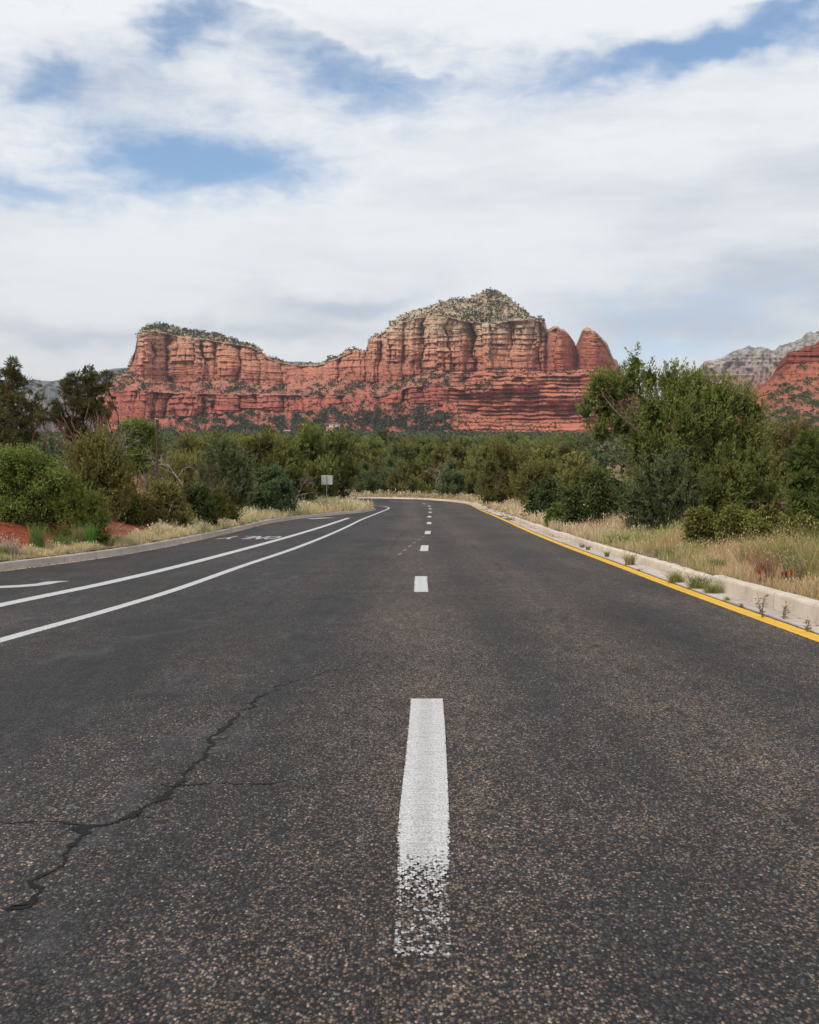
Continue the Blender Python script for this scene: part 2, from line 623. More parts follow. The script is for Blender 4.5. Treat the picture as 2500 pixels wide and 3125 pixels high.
def paint_mat(name, color, wear=0.3, edge_w=0.25, fade_v=None, stain=(0.40, 0.385, 0.37)):
    """road paint: thin film lost first at its edges and on the tops of the chips"""
    m, T, b, out = new_mat(name)
    tc = T.node('ShaderNodeTexCoord')
    P = tc.outputs['Object']
    u, v, _ = T.sep(tc.outputs['UV'])
    e = T.math('MINIMUM', u, T.math('SUBTRACT', 1.0, u))
    ed = T.ramp(e, 0.0, edge_w, 0.0, 1.0, False)
    vo = T.node('ShaderNodeTexVoronoi', feature='F1')
    T.put(vo.inputs['Vector'], T.map(P, scale=(1, .6, 1)))
    vo.inputs['Scale'].default_value = 100
    d1 = vo.outputs['Distance']
    r, g, bl = T.sep(vo.outputs['Color'])
    n1 = T.noise(T.map(P, scale=(1, .3, 1)), 20, 5, 0.65)
    n2 = T.noise(P, 1.3, 3, 0.6)
    keep = T.math('ADD', T.math('MULTIPLY', ed, 0.9), T.math('MULTIPLY', T.math('SUBTRACT', n1, 0.5), 0.5))
    keep = T.math('ADD', keep, T.math('MULTIPLY', T.math('SUBTRACT', r, 0.5), 0.8))
    keep = T.math('ADD', keep, T.math('MULTIPLY', T.math('SUBTRACT', n2, 0.5), 0.5))
    keep = T.math('ADD', keep, 0.35 - wear)
    if fade_v:
        lo, hi, amt = fade_v
        keep = T.math('SUBTRACT', keep, T.ramp(v, lo, hi, amt, 0.0))
    alpha = T.ramp(keep, 0.0, 0.42)
    drag = T.noise(T.map(P, rot=(0, 0, .25), scale=(3, 16, 1)), 2.0, 4, .6, .3)
    core = T.math('MULTIPLY', T.ramp(T.math('ABSOLUTE', T.math('SUBTRACT', u, 0.47)), 0.06, 0.3, 1.0, 0.0), 0.5)
    dirt = T.math('ADD', T.math('MULTIPLY', T.ramp(drag, 0.42, 0.62), 0.5), core)
    col = T.mix(T.math('MULTIPLY', dirt, 0.55), color, stain)
    col = T.mix(T.math('MULTIPLY', T.ramp(d1, .42, .7), 0.45), col, tuple(c * 0.45 for c in stain))
    set_bsdf(T, b, col, 0.65, 0.3)
    bump(T, b, T.math('ADD', T.math('MULTIPLY', d1, -1), T.math('MULTIPLY', n1, 0.3)), 0.35, 0.006)
    tr = T.node('ShaderNodeBsdfTransparent')
    mx = T.node('ShaderNodeMixShader')
    T.l.new(alpha, mx.inputs[0])
    T.l.new(tr.outputs[0], mx.inputs[1])
    T.l.new(b.outputs[0], mx.inputs[2])
    T.l.new(mx.outputs[0], out.inputs[0])
    return m


def concrete_mat(name, c1, c2, dirt=(.22, .15, .10)):
    m, T, b, o = new_mat(name)
    tc = T.node('ShaderNodeTexCoord')
    P = tc.outputs['Object']
    f = T.noise(P, 2.2, 6, 0.62)
    f2 = T.noise(P, 45, 3, 0.6)
    oi = T.node('ShaderNodeObjectInfo')
    col = T.mix(T.ramp(f, 0.3, 0.72), c1, c2)
    k = T.ramp(oi.outputs['Random'], 0, 1, 0.9, 1.08, False)
    col = T.mix(1.0, col, T.comb(k, k, k), 'MULTIPLY')
    col = T.mix(T.math('MULTIPLY', T.ramp(T.noise(P, 3.1, 5, .7, .5), .56, .72), 0.5), col, dirt)
    col = T.mix(T.math('MULTIPLY', T.ramp(f2, .62, .75), 0.35), col, (.2, .18, .16))
    streak = T.noise(T.map(P, scale=(9, 9, .7)), 1.0, 3, .6)
    col = T.mix(T.math('MULTIPLY', T.ramp(streak, .58, .75), 0.22), col, (.25, .22, .19))
    set_bsdf(T, b, col, 0.85, 0.2)
    bump(T, b, T.math('ADD', f2, T.math('MULTIPLY', f, 2)), 0.4, 0.006)
    return m


def soil_mat(name):
    """red sandy soil, drier and paler in patches, litter under the trees"""
    m, T, b, o = new_mat(name)
    tc = T.node('ShaderNodeTexCoord')
    P = tc.outputs['Object']
    n = T.noise(P, 0.35, 6, .62, .3)
    n2 = T.noise(P, 3.0, 6, .65)
    n3 = T.noise(P, 22, 4, .7)
    at = T.node('ShaderNodeAttribute', attribute_name="col")
    red = T.mix(T.ramp(n2, .3, .7), (.17, .042, .021), (.30, .086, .045))
    tan = T.mix(T.ramp(n3, .3, .7), (.26, .185, .115), (.16, .11, .065))
    r, g, bl = T.sep(at.outputs['Color'])
    f = T.ramp(T.math('ADD', g, T.math('MULTIPLY', T.math('SUBTRACT', n, .5), .9)), .35, .65)
    col = T.mix(f, red, tan)
    col = T.mix(T.math('MULTIPLY', T.ramp(n3, .6, .75), .4), col, (.10, .04, .022))
    set_bsdf(T, b, col, 0.95, 0.1)
    bump(T, b, T.math('ADD', n3, T.math('MULTIPLY', n2, 2)), 0.8, 0.05)
    return m


def rock_mat(name, streak=1.0, band=1.0, scale=1.0):
    """colour of each stratum comes with the mesh; the nodes add bedding, varnish streaks and grain"""
    m, T, b, o = new_mat(name)
    tc = T.node('ShaderNodeTexCoord')
    P = tc.outputs['Object']
    at = T.node('ShaderNodeAttribute', attribute_name="col")
    bed = T.noise(T.map(P, scale=(.004 * scale, .004 * scale, .30 * scale)), 1.0, 6, .7, .15)
    bed2 = T.noise(T.map(P, scale=(.012 * scale, .012 * scale, 1.1 * scale)), 1.0, 4, .6, .1)
    vert = T.noise(T.map(P, scale=(.11 * scale, .11 * scale, .008 * scale)), 1.0, 5, .62, .2)
    grain = T.noise(P, .22 * scale, 6, .7)
    k = T.ramp(T.math('ADD', T.math('MULTIPLY', bed, .6), T.math('MULTIPLY', bed2, .4)), .3, .72, 1 - .26 * band, 1 + .24 * band)
    k = T.math('MULTIPLY', k, T.ramp(grain, .3, .7, .82, 1.16))
    col = T.mix(1.0, at.outputs['Color'], T.comb(k, k, k), 'MULTIPLY')
    col = T.mix(T.math('MULTIPLY', T.ramp(vert, .54, .70), .5 * streak), col, (.135, .045, .036))
    pale = T.math('MULTIPLY', T.ramp(bed2, .64, .72), T.ramp(grain, .42, .6))
    col = T.mix(T.math('MULTIPLY', pale, .35 * band), col, (.52, .33, .24))
    set_bsdf(T, b, col, 0.95, 0.08)
    bump(T, b, T.math('ADD', T.math('MULTIPLY', bed2, 1.2), T.math('ADD', grain, T.math('MULTIPLY', bed, 1.5))), 0.9, 3.0 / scale)
    return m


M_ASPHALT = asphalt_mat()
M_WHITE = paint_mat("worn_white_paint", (.54, .545, .55), 0.20, 0.20)
M_WHITE_OLD = paint_mat("patchy_white_paint", (.55, .545, .54), 0.04, 0.10, (0.25, 1.85, 1.28), (.28, .27, .26))
M_WHITE_THIN = paint_mat("faded_white_paint", (.48, .48, .47), 0.28, 0.25)
M_GHOST = paint_mat("ghost_paint", (.20, .195, .19), 0.80, 0.3)
M_YELLOW = paint_mat("yellow_paint", (.80, .45, .016), 0.14, 0.16, None, (.52, .30, .03))
M_KERB_R = concrete_mat("pale_concrete", (.50, .42, .34), (.62, .54, .45))
M_KERB_L = concrete_mat("grey_concrete", (.36, .31, .27), (.45, .39, .34))
M_GUTTER = concrete_mat("gutter_concrete", (.40, .345, .30), (.50, .435, .385))
M_SOIL = soil_mat("red_soil")
M_CRACK = simple_mat("crack_tar", (.003, .003, .003), (.007, .007, .007), 30, 0.8, 0.2)
M_ROCK = rock_mat("red_sandstone")
M_ROCK_PALE = rock_mat("pale_sandstone", 0.15, 0.7, 0.6)
M_ROCK_FAR = rock_mat("far_mesa_rock", 0.2, 0.8, 0.3)
M_LEAF = foliage_mat("leaves", 0.55, 0.18)
M_NEEDLE = foliage_mat("needles", 0.6, 0.12)
M_GRASS = foliage_mat("grass_blades", 0.7, 0.3, var=0.0)
M_SCRUB = foliage_mat("far_scrub", 0.8, 0.1, var=0.0)
M_BARK = simple_mat("juniper_bark", (.10, .072, .055), (.20, .155, .125), 9, 0.95, 0.1, 0, 0.9, 0.03)
M_BARK_RED = simple_mat("brown_bark", (.060, .032, .022), (.16, .085, .058), 7, 0.95, 0.1, 0, 1.0, 0.05)
M_DEAD = simple_mat("weathered_dead_wood", (.23, .19, .165), (.40, .345, .31), 12, 0.9, 0.1, 0, 0.6, 0.02)
M_DEAD_DARK = simple_mat("dark_dead_wood", (.07, .045, .035), (.15, .105, .085), 12, 0.9, 0.1, 0, 0.6, 0.02)
M_STONE = simple_mat("red_clods", (.16, .045, .024), (.34, .12, .07), 9, 0.95, 0.1, 0, 0.6, 0.03)
M_BOULDER = simple_mat("pale_boulders", (.30, .17, .12), (.52, .38, .29), .35, 0.95, 0.1, 0, 0.6, 0.5)


# ------------------------------------------------------------------ ground sheet to the horizon
def build_ground():
    xs = np.concatenate([-np.geomspace(14000, 75, 40), np.linspace(-70, 70, 71), np.geomspace(75, 14000, 40)])
    ys = np.concatenate([[-400, -200, -100], np.linspace(-60, 180, 121), np.geomspace(183, 14000, 90)])
    Xg, Yg = np.meshgrid(xs, ys)
    Zg = elev(Xg, Yg)
    inside = smooth01(Yg, 171, 163) * smooth01(np.abs(Xg + 0), 47, 43) * smooth01(Yg, -12, -6)
    Zg = Zg - 0.45 * inside
    nx, ny = len(xs), len(ys)
    V = np.stack([Xg, Yg, Zg], -1).reshape(-1, 3)
    i, j = np.meshgrid(np.arange(nx - 1), np.arange(ny - 1))
    a = (j * nx + i).ravel()
    F = np.stack([a, a + 1, a + nx + 1, a + nx], 1)
    g = 0.5 + 0.5 * fbm(V[:, 0] / 14, V[:, 1] / 14, 0, 3, 31)
    col = np.stack([g * 0, np.clip(g, 0, 1), g * 0], 1)
    tag(obj("ground", mesh_np("ground", V, F, col, True), M_SOIL), kind="structure")


def cdt_sheet(name, boundary, pts, mat, zfun, colfun=None, kind="structure"):
    vs = [Vector((float(p[0]), float(p[1]))) for p in boundary]
    nb = len(vs)
    edges = [(i, (i + 1) % nb) for i in range(nb)]
    vs += [Vector((float(p[0]), float(p[1]))) for p in pts]
    co, ed, fa, *_ = delaunay_2d_cdt(vs, edges, [list(range(nb))], 1, 1e-4)
    V = np.array([(c[0], c[1]) for c in co])
    F = np.array([f for f in fa if len(f) == 3], np.int32)
    Z = zfun(V[:, 0], V[:, 1])
    V3 = np.column_stack([V, Z])
    # face up
    n = np.cross(V3[F[:, 1]] - V3[F[:, 0]], V3[F[:, 2]] - V3[F[:, 0]])[:, 2]
    F[n < 0] = F[n < 0][:, ::-1]
    col = colfun(V[:, 0], V[:, 1]) if colfun else None
    return tag(obj(name, mesh_np(name, V3, F, col, True), mat), kind=kind)


def build_verges():
    lk = offset(LKERB, -0.13)[::2]
    lk = lk[lk[:, 0] > -45.5]
    bl = np.vstack([lk, [(-46, 115), (-46, -9)]])
    P = np.column_stack([RNG.uniform(-46, -2, 9000), RNG.uniform(-9, 115, 9000)])
    dl = dist_to(P[:, 0], P[:, 1], LKERB)
    P = P[(in_poly(P[:, 0], P[:, 1], LPOLY)) & (dl > .45) & ((dl < 7) | (RNG.random(len(P)) < .25))]

    def zl(x, y):
        return elev(x, y)

    def cl(x, y):
        d = dist_to(x, y, LKERB)
        tan = np.where(d < 1.5, .75, .08) + smooth01(y, 33, 50) * .6
        tan = tan - .45 * smooth01(d, 5, 9)
        return np.stack([tan * 0, np.clip(tan, 0, 1), tan * 0], 1)
    cdt_sheet("left_verge", bl, P, M_SOIL, zl, cl)
    rk = offset(RKERB, 0.13)[::2]
    rk = rk[rk[:, 0] > -45.5]
    br = np.vstack([rk, [(-46, 139.2), (-46, 168), (46, 168), (46, -9)]])
    P = np.column_stack([RNG.uniform(-46, 46, 16000), RNG.uniform(-9, 168, 16000)])
    dr = dist_to(P[:, 0], P[:, 1], RKERB)
    P = P[in_poly(P[:, 0], P[:, 1], RPOLY) & (dr > .45) & ((dr < 7) | (RNG.random(len(P)) < .25))]

    def cr(x, y):
        d = dist_to(x, y, RKERB)
        tan = .85 - .35 * smooth01(d, 5, 12)
        tan = tan - .7 * np.exp(-(((x - 6) / 4) ** 2 + ((y - 143) / 3) ** 2))
        return np.stack([tan * 0, np.clip(tan, 0, 1), tan * 0], 1)
    cdt_sheet("right_verge", br, P, M_SOIL, elev, cr)


def build_road():
    xs = np.linspace(-47, 9, 29)
    ys = np.concatenate([np.linspace(-9, 40, 50), np.linspace(41.5, 141, 68)])
    Xg, Yg = np.meshgrid(xs, ys)
    nx = len(xs)
    V = np.stack([Xg, Yg, road_z(Yg)], -1).reshape(-1, 3)
    i, j = np.meshgrid(np.arange(nx - 1), np.arange(len(ys) - 1))
    a = (j * nx + i).ravel()
    F = np.stack([a, a + 1, a + nx + 1, a + nx], 1)
    return tag(obj("road", mesh_np("road", V, F, None, True), M_ASPHALT), kind="structure")


def ribbon(name, path, width, mat, parent=None, lift=0.004, v0=0.0, taper=None, ragged=0.0):
    """flat strip laid on the road along a path"""
    s = arclen(path)
    w = np.full(len(path), width) if taper is None else taper
    T = np.gradient(path, axis=0)
    T /= np.linalg.norm(T, axis=1)[:, None] + 1e-9
    N = np.stack([T[:, 1], -T[:, 0]], 1)
    ja = jb = 1.0
    if ragged > 0:
        ja = np.clip(1 + ragged * RNG.normal(size=(len(path), 1)), .1, 2.6)
        jb = np.clip(1 + ragged * RNG.normal(size=(len(path), 1)), .1, 2.6)
    A, B = path - N * w[:, None] / 2 * ja, path + N * w[:, None] / 2 * jb
    n = len(path)
    V = np.zeros((2 * n, 3))
    V[:n, :2], V[n:, :2] = A, B
    V[:, 2] = road_z(V[:, 1]) + lift
    k = np.arange(n - 1)
    F = np.stack([k, k + n, k + n + 1, k + 1], 1)
    uv = np.zeros((2 * n, 2))
    uv[n:, 0] = 1
    uv[:n, 1] = uv[n:, 1] = s + v0
    return obj(name, mesh_np(name, V, F, None, False, uv), mat, parent)


def sub_path(P, a, b, step=0.25):
    s = arclen(P)
    t = np.linspace(a, b, max(3, int((b - a) / step) + 1))
    return np.stack([np.interp(t, s, P[:, 0]), np.interp(t, s, P[:, 1])], 1)


def road_pt(px, py):
    """point of the road surface seen at that place of the photograph"""
    y = CAM_H * FPX / max(py - HY, 1)
    for _ in range(12):
        y = 0.5 * y + 0.5 * (CAM_H - float(road_z(y))) * FPX / max(py - HY, 1)
    return (X_at(px, y), y)


def build_markings(road):
    sD = arclen(DASH)
    s_of_y = lambda yy: float(np.interp(yy, DASH[:, 1][:500], sD[:500]))
    # broken centre line; the nearest dash is two coats, the older one worn through
    s0 = s_of_y(8.2)
    # v runs along the dash in metres, from the camera outward
    ribbon("centre_dash", sub_path(DASH, s_of_y(3.62), s0, 0.15), 0.22, M_WHITE_OLD, road, 0.006)
    for n in range(1, 15):
        b = s0 + 12.19 * n
        if b > sD[-1] - 8:
            break
        ribbon("centre_dash", sub_path(DASH, b - 3.25, b), 0.215, M_WHITE, road, 0.004)
    ribbon("edge_line", YELLOW, 0.20, M_YELLOW, road, 0.004)
    ribbon("lane_line", LINE_A, 0.235, M_WHITE, road, 0.004)
    ribbon("lane_line", LINE_B, 0.165, M_WHITE, road, 0.004)
    # old line ground off, a row of thin marks left behind
    for (x0, y0, x1, y1) in ((1214, 1694, 1226, 1688), (1231, 1681, 1241, 1676), (1246, 1670, 1256, 1664), (1261, 1658, 1270, 1654), (1276, 1649, 1284, 1645), (1287, 1640, 1296, 1636)):
        a, b = road_pt(x0, y0), road_pt(x1, y1)
        ribbon("faded_mark", np.linspace(a, b, 4), 0.07, M_GHOST, road, 0.003)
    # ONLY, written for the traffic that comes towards the camera
    def poly(name, pts, parent, mat):
        me = bpy.data.meshes.new(name)
        bm = bmesh.new()
        vs = [bm.verts.new((p[0], p[1], float(road_z(p[1])) + 0.004)) for p in pts]
        bm.faces.new(vs)
        bmesh.ops.triangulate(bm, faces=bm.faces[:])
        bm.normal_update()
        if sum(f.normal.z for f in bm.faces) < 0:
            bmesh.ops.reverse_faces(bm, faces=bm.faces[:])
        ul = bm.loops.layers.uv.new("UVMap")
        for f in bm.faces:
            for lp in f.loops:
                lp[ul].uv = (0.5, lp.vert.co.y)
        bm.to_mesh(me)
        bm.free()
        return obj(name, me, mat, parent)
    word = empty("only_lettering")
    word.parent = road
    cx0, cy0 = -5.07, 38.3
    LW, LH, ST = 0.36, 2.5, 0.085
    ca, sa = math.cos(-.045), math.sin(-.045)

    def place(u, v, col):
        # upside down as seen from the camera: first letter at the far right
        lx = -(col * 0.46 + u * LW - 0.87)
        ly = -(v - 0.5) * LH
        return (cx0 + lx * ca - ly * sa, cy0 + lx * sa + ly * ca)

    def stroke(col, pts, w=ST, closed=False):
        P = np.array(pts, float)
        for k in range(len(P) - 1):
            a, b = np.array([P[k][0] * LW, P[k][1] * LH]), np.array([P[k + 1][0] * LW, P[k + 1][1] * LH])
            d = (b - a) / np.linalg.norm(b - a)
            # strokes look equally broad to a driver, so they are longer along the road
            nrm = np.array([-d[1], d[0]])
            hw = nrm * w / 2 * (1 + 1.6 * abs(nrm[1]))
            a = a - d * .03
            b = b + d * .03
            q = [a + hw, b + hw, b - hw, a - hw]
            poly("letter_stroke", [place(p[0] / LW, p[1] / LH, col) for p in q], word, M_WHITE_THIN)
    ring = [(.5 + .42 * math.cos(t), .5 + .46 * math.sin(t)) for t in np.linspace(0, 2 * math.pi, 15)]
    stroke(0, ring)
    stroke(1, [(.05, 0), (.05, 1)])
    stroke(1, [(.05, 1), (.95, 0)])
    stroke(1, [(.95, 0), (.95, 1)])
    stroke(2, [(.05, 1), (.05, 0)])
    stroke(2, [(.05, .03), (.95, .03)])
    stroke(3, [(.5, 0), (.5, .5)])
    stroke(3, [(.5, .5), (.02, 1)])
    stroke(3, [(.5, .5), (.98, 1)])
    # turn arrows of that lane
    arrow = [(-60, 1790), (0, 1789), (60, 1786), (110, 1782), (140, 1776), (175, 1774), (214, 1774), (180, 1778), (150, 1784), (110, 1789), (60, 1793), (0, 1795.5), (-60, 1797)]
    poly("turn_arrow", [road_pt(*p) for p in arrow], road, M_WHITE_THIN)
    arrow = [(930, 1583.5), (975, 1580.5), (1028, 1579.5), (1000, 1581.5), (966, 1583.6), (950, 1584.2)]
    poly("turn_arrow", [road_pt(*p) for p in arrow], road, M_WHITE_THIN)
    tip = [(690, 1583)]

    # cracks
    def crack(pts, w, jit=0.25):
        P = []
        for k in range(len(pts)):
            P.append((*road_pt(pts[k][0], pts[k][1]), w[k]))
        P = np.array(P)
        s = arclen(P[:, :2])
        t = np.arange(0, s[-1], 0.02 if s[-1] < 8 else 0.06)
        Q = np.stack([np.interp(t, s, P[:, 0]), np.interp(t, s, P[:, 1])], 1)
        ww = np.interp(t, s, P[:, 2])
        Q += np.stack([fbm(t * 6, 0, 1, 4, 3), fbm(t * 6, 0, 5, 4, 8)], 1) * 0.05
        ww = ww * .95 * (1 + 1.5 * fbm(t * 16, 3, 0, 4, 4))
        ribbon("crack", Q, 0, M_CRACK, road, 0.0025, 0, np.clip(ww, .0015, None), .45)
    S = 0.7246
    main = [(0, 1085), (100, 1065), (155, 1020), (160, 985), (135, 960), (190, 920), (290, 865), (320, 810), (345, 735), (430, 718), (560, 680), (650, 630), (735, 560),
            (800, 495), (850, 420), (890, 360), (960, 290), (1060, 205), (1130, 155), (1240, 110), (1440, 62), (1600, 20)]
    mw = [.026, .032, .022, .02, .012, .016, .02, .03, .036, .03, .042, .036, .026, .018, .018, .02, .018, .016, .014, .013, .010, .006]
    crack([(x * S, y * S + 2000) for x, y in main], mw)
    crack([(x * S, y * S + 2000) for x, y in [(345, 722), (200, 714), (90, 716), (-20, 711)]], [.018, .012, .010, .008])
    crack([(x * S, y * S + 2000) for x, y in [(735, 556), (860, 553), (960, 548), (1100, 549), (1220, 530), (1420, 548)]], [.018, .014, .011, .009, .007, .003])
    crack([(638, 1850), (720, 1848), (800, 1845), (900, 1838), (1000, 1826), (1035, 1812)], [.008, .014, .014, .012, .02, .01])
    crack([(1240, 1615), (1215, 1640), (1205, 1655), (1190, 1680), (1178, 1705)], [.006, .012, .018, .012, .006])
    crack([(1000, 1680), (1080, 1677), (1200, 1657)], [.006, .010, .010])
    crack([(990, 1740), (1080, 1733), (1150, 1722), (1190, 1702)], [.005, .008, .008, .012])
    crack([(500, 1860), (560, 1858), (620, 1861)], [.006, .012, .006])
    for (i, ln, sd) in ((1, -90, 10), (7, -60, 14), (10, 90, 26), (12, -80, -14), (15, 70, -8), (17, -60, 6)):
        x0, y0 = main[i]
        crack([(x0 * S, y0 * S + 2000), ((x0 + ln * .5) * S, (y0 + sd * .3) * S + 2000), ((x0 + ln) * S, (y0 + sd) * S + 2000)], [.010, .006, .002])
    crack([(1225, 2251), (1245, 2253), (1268, 2253), (1283, 2252)], [.004, .012, .009, .003])


def build_kerbs():
    def stones(root, path, length, mat, name, wobble, apron, seed, height=0.15, breaks=None, shared_gap=0.013):
        rng = np.random.default_rng(seed)
        sgn = -1 if apron else 1      # outward side of the path
        s = arclen(path)
        a = 0.0
        k = 0
        while a < s[-1] - 1:
            L = length * rng.uniform(.92, 1.08)
            b = min(a + L, s[-1])
            mid_y = float(np.interp((a + b) / 2, s, path[:, 1]))
            mid_x = float(np.interp((a + b) / 2, s, path[:, 0]))
            if mid_x < -30:
                break
            br = breaks(mid_y, mid_x) if breaks else 0.0
            pieces = [(a, b)]
            if br > 0.5:
                cuts = np.sort(rng.uniform(a + .3, b - .3, 2))
                pieces = [(a, cuts[0]), (cuts[0], cuts[1]), (cuts[1], b)]
            for (p, q) in pieces:
                if br > .5 and rng.random() < .15:
                    continue
                SP = sub_path(path, p + shared_gap, q - shared_gap, 0.5)
                T = np.gradient(SP, axis=0)
                T /= np.linalg.norm(T, axis=1)[:, None]
                N = np.stack([T[:, 1], -T[:, 0]], 1) * sgn
                prof = [(0.0, -.12), (.012, height - .035), (.022, height - .012), (.045, height), (.155, height + .004), (.165, -.12)]
                if apron:
                    prof = [(-.10, -.02), (-.10, .007), (-.012, .012)] + prof[1:]
                dz = rng.normal(0, wobble) + (rng.uniform(-.07, .03) if br > .5 else 0)
                do = rng.normal(0, wobble * .6) + (rng.uniform(-.1, .12) if br > .5 else 0)
                tilt = rng.normal(0, .012) + (rng.uniform(-.25, .25) if br > .5 else 0)
                if not apron and 9 < mid_y < 17.0:      # the near lengths have heaved towards the road
                    do -= .08
                    dz += .06
                n, m = len(SP), len(prof)
                V = np.zeros((n, m, 3))
                for i, (o, z) in enumerate(prof):
                    V[:, i, :2] = SP + N * (o + do + (z - .07) * tilt)
                    V[:, i, 2] = road_z(SP[:, 1]) + z + dz
                V = V.reshape(-1, 3)
                if br > .5:
                    V += rng.normal(0, .012, V.shape)
                else:
                    V += rng.normal(0, .0016, V.shape)
                F = []
                for i in range(n - 1):
                    for j in range(m):
                        j2 = (j + 1) % m
                        F.append((i * m + j, i * m + j2, (i + 1) * m + j2, (i + 1) * m + j))
                me = bpy.data.meshes.new(name)
                caps = [tuple(range(m - 1, -1, -1)), tuple((n - 1) * m + j for j in range(m))]
                me.from_pydata([tuple(v) for v in V], [], F + caps)
                bm = bmesh.new()
                bm.from_mesh(me)
                bmesh.ops.recalc_face_normals(bm, faces=bm.faces[:])
                bm.to_mesh(me)
                bm.free()
                obj(name, me, mat, root)
                k += 1
            a = b

    def footing(name, path, o1, o2, mat, lift=-.03):
        A, B = offset(path, o1), offset(path, o2)
        n = len(A)
        V = np.zeros((2 * n, 3))
        V[:n, :2], V[n:, :2] = A, B
        V[:, 2] = road_z(V[:, 1]) + lift
        k = np.arange(n - 1)
        return tag(obj(name, mesh_np(name, V, np.stack([k, k + n, k + n + 1, k + 1], 1)), mat), kind="structure")
    rb = lambda y, x: 1.0 if (60 < y < 92) else 0.0
    R = footing("right_kerb", RKERB, 0.01, 0.14, M_SOIL, .01)
    stones(R, RKERB, 3.05, M_KERB_R, "kerb_stone", .006, False, 3, 0.155, rb)
    L = footing("left_kerb", LKERB, -.14, -.01, M_SOIL, .01)
    stones(L, LKERB, 3.05, M_KERB_L, "kerb_stone", .003, True, 4, 0.15)
    # gutter of flat slabs between the yellow line and the right kerb
    rng = np.random.default_rng(12)
    s = arclen(YELLOW)
    a = 0.4
    while a < s[-1] - 2:
        b = min(a + 3.05 * rng.uniform(.93, 1.07), s[-1])
        my = float(np.interp((a + b) / 2, s, YELLOW[:, 1]))
        mx = float(np.interp((a + b) / 2, s, YELLOW[:, 0]))
        if mx < -30:
            break
        broken = 58 < my < 92
        parts = [(a, b)]
        if broken:
            c = np.sort(rng.uniform(a, b, 3))
            parts = list(zip([a, *c], [*c, b]))
        for (p, q) in parts:
            if q - p < .1 or (broken and rng.random() < .3):
                continue
            SP = sub_path(YELLOW, p + .01, q - .01, 0.5)
            A, B = offset(SP, .145 + rng.normal(0, .008)), offset(SP, .495)
            if broken:
                B = offset(SP, rng.uniform(.3, .48))
            n = len(SP)
            V = np.zeros((4 * n, 3))
            za = rng.uniform(.003, .012) + (rng.uniform(-.02, .05) if broken else 0)
            zb = za + rng.uniform(-.004, .012) + (rng.uniform(-.03, .05) if broken else 0)
            rise = np.linspace(0, rng.uniform(-.006, .014) + (rng.uniform(-.05, .06) if broken else 0), n)
            V[:n, :2], V[n:2 * n, :2], V[2 * n:3 * n, :2], V[3 * n:, :2] = A, B, B, A
            zz = road_z(SP[:, 1])
            V[:n, 2] = zz + za + rise
            V[n:2 * n, 2] = zz + zb + rise
            V[2 * n:, 2] = np.concatenate([zz, zz]) - .08
            F = []
            for i in range(n - 1):
                for j in range(4):
                    j2 = (j + 1) % 4
                    F.append((j * n + i, j2 * n + i, j2 * n + i + 1, j * n + i + 1))
            F += [(0, 3 * n, 2 * n, n), (n - 1, 2 * n - 1, 3 * n - 1, 4 * n - 1)]
            me = bpy.data.meshes.new("gutter_slab")
            me.from_pydata([tuple(v) for v in V], [], F)
            bm = bmesh.new()
            bm.from_mesh(me)
            bmesh.ops.recalc_face_normals(bm, faces=bm.faces[:])
            bm.to_mesh(me)
            bm.free()
            obj("gutter_slab", me, M_GUTTER, R)
        a = b
    return R, L


# ------------------------------------------------------------------ mountains
def relief(name, px, rows, depth, nseg, seed, mat, fluting, colour, back=180.0, smooth=True):
    """A rock face as a real surface. px: columns of sight lines. rows: for each break of slope (from foot to crest) its row in the
    photograph per column. depth: distance from the camera of each break per column. nseg: mesh rows between the breaks.
    fluting(t, u, px, py, D): metres by which the face stands back. colour(seg, u, px, py, X, Y, Z)."""
    nb = len(rows)
    PY, DD, SEG, U = [], [], [], []
    for k in range(nb - 1):
        n = nseg[k]
        last = k == nb - 2
        for u in np.linspace(0, 1, n, endpoint=last):
            py = rows[k] * (1 - u) + rows[k + 1] * u
            d = depth[k] * (1 - u) + depth[k + 1] * u
            PY.append(py)
            DD.append(d)
            SEG.append(np.full(len(px), k))
            U.append(np.full(len(px), u))
    PY, DD, SEG, U = map(np.array, (PY, DD, SEG, U))
    PX = np.repeat(px[None], len(PY), 0)
    DD = DD + fluting(SEG, U, PX, PY, DD)
    Xw = (PX - CX) / FPX * DD
    Zw = CAM_H + (HY - PY) / FPX * DD
    # the far side, falling away behind the crest
    top = Zw[-1]
    XB, YB, ZB = [], [], []
    for q, (db, fall) in enumerate(((.12, .04), (.4, .25), (1.0, .9))):
        XB.append(Xw[-1] + 4 * q * np.sin(px * .05))
        YB.append(DD[-1] + back * db)
        ZB.append(top - fall * np.maximum(top - Zw[0], 5))
    X = np.vstack([Xw, XB])
    Y = np.vstack([DD, YB])
    Z = np.vstack([Zw, ZB])
    m, n = X.shape
    V = np.stack([X, Y, Z], -1).reshape(-1, 3)
    i, j = np.meshgrid(np.arange(n - 1), np.arange(m - 1))
    a = (j * n + i).ravel()
    F = np.stack([a, a + 1, a + n + 1, a + n], 1)
    C = colour(SEG, U, PX, PY, Xw, DD, Zw)
    C = np.concatenate([C, np.repeat(C[-1:], 3, 0)], 0).reshape(-1, 3)
    o = tag(obj(name, mesh_np(name, V, F, C, smooth), mat), kind="structure")
    return o, dict(X=Xw, Y=DD, Z=Zw, SEG=SEG, U=U, PX=PX, PY=PY)


def lerp_pts(px, pts):
    p = np.array(pts, float)
    return np.interp(px, p[:, 0], p[:, 1])


MTN = {}


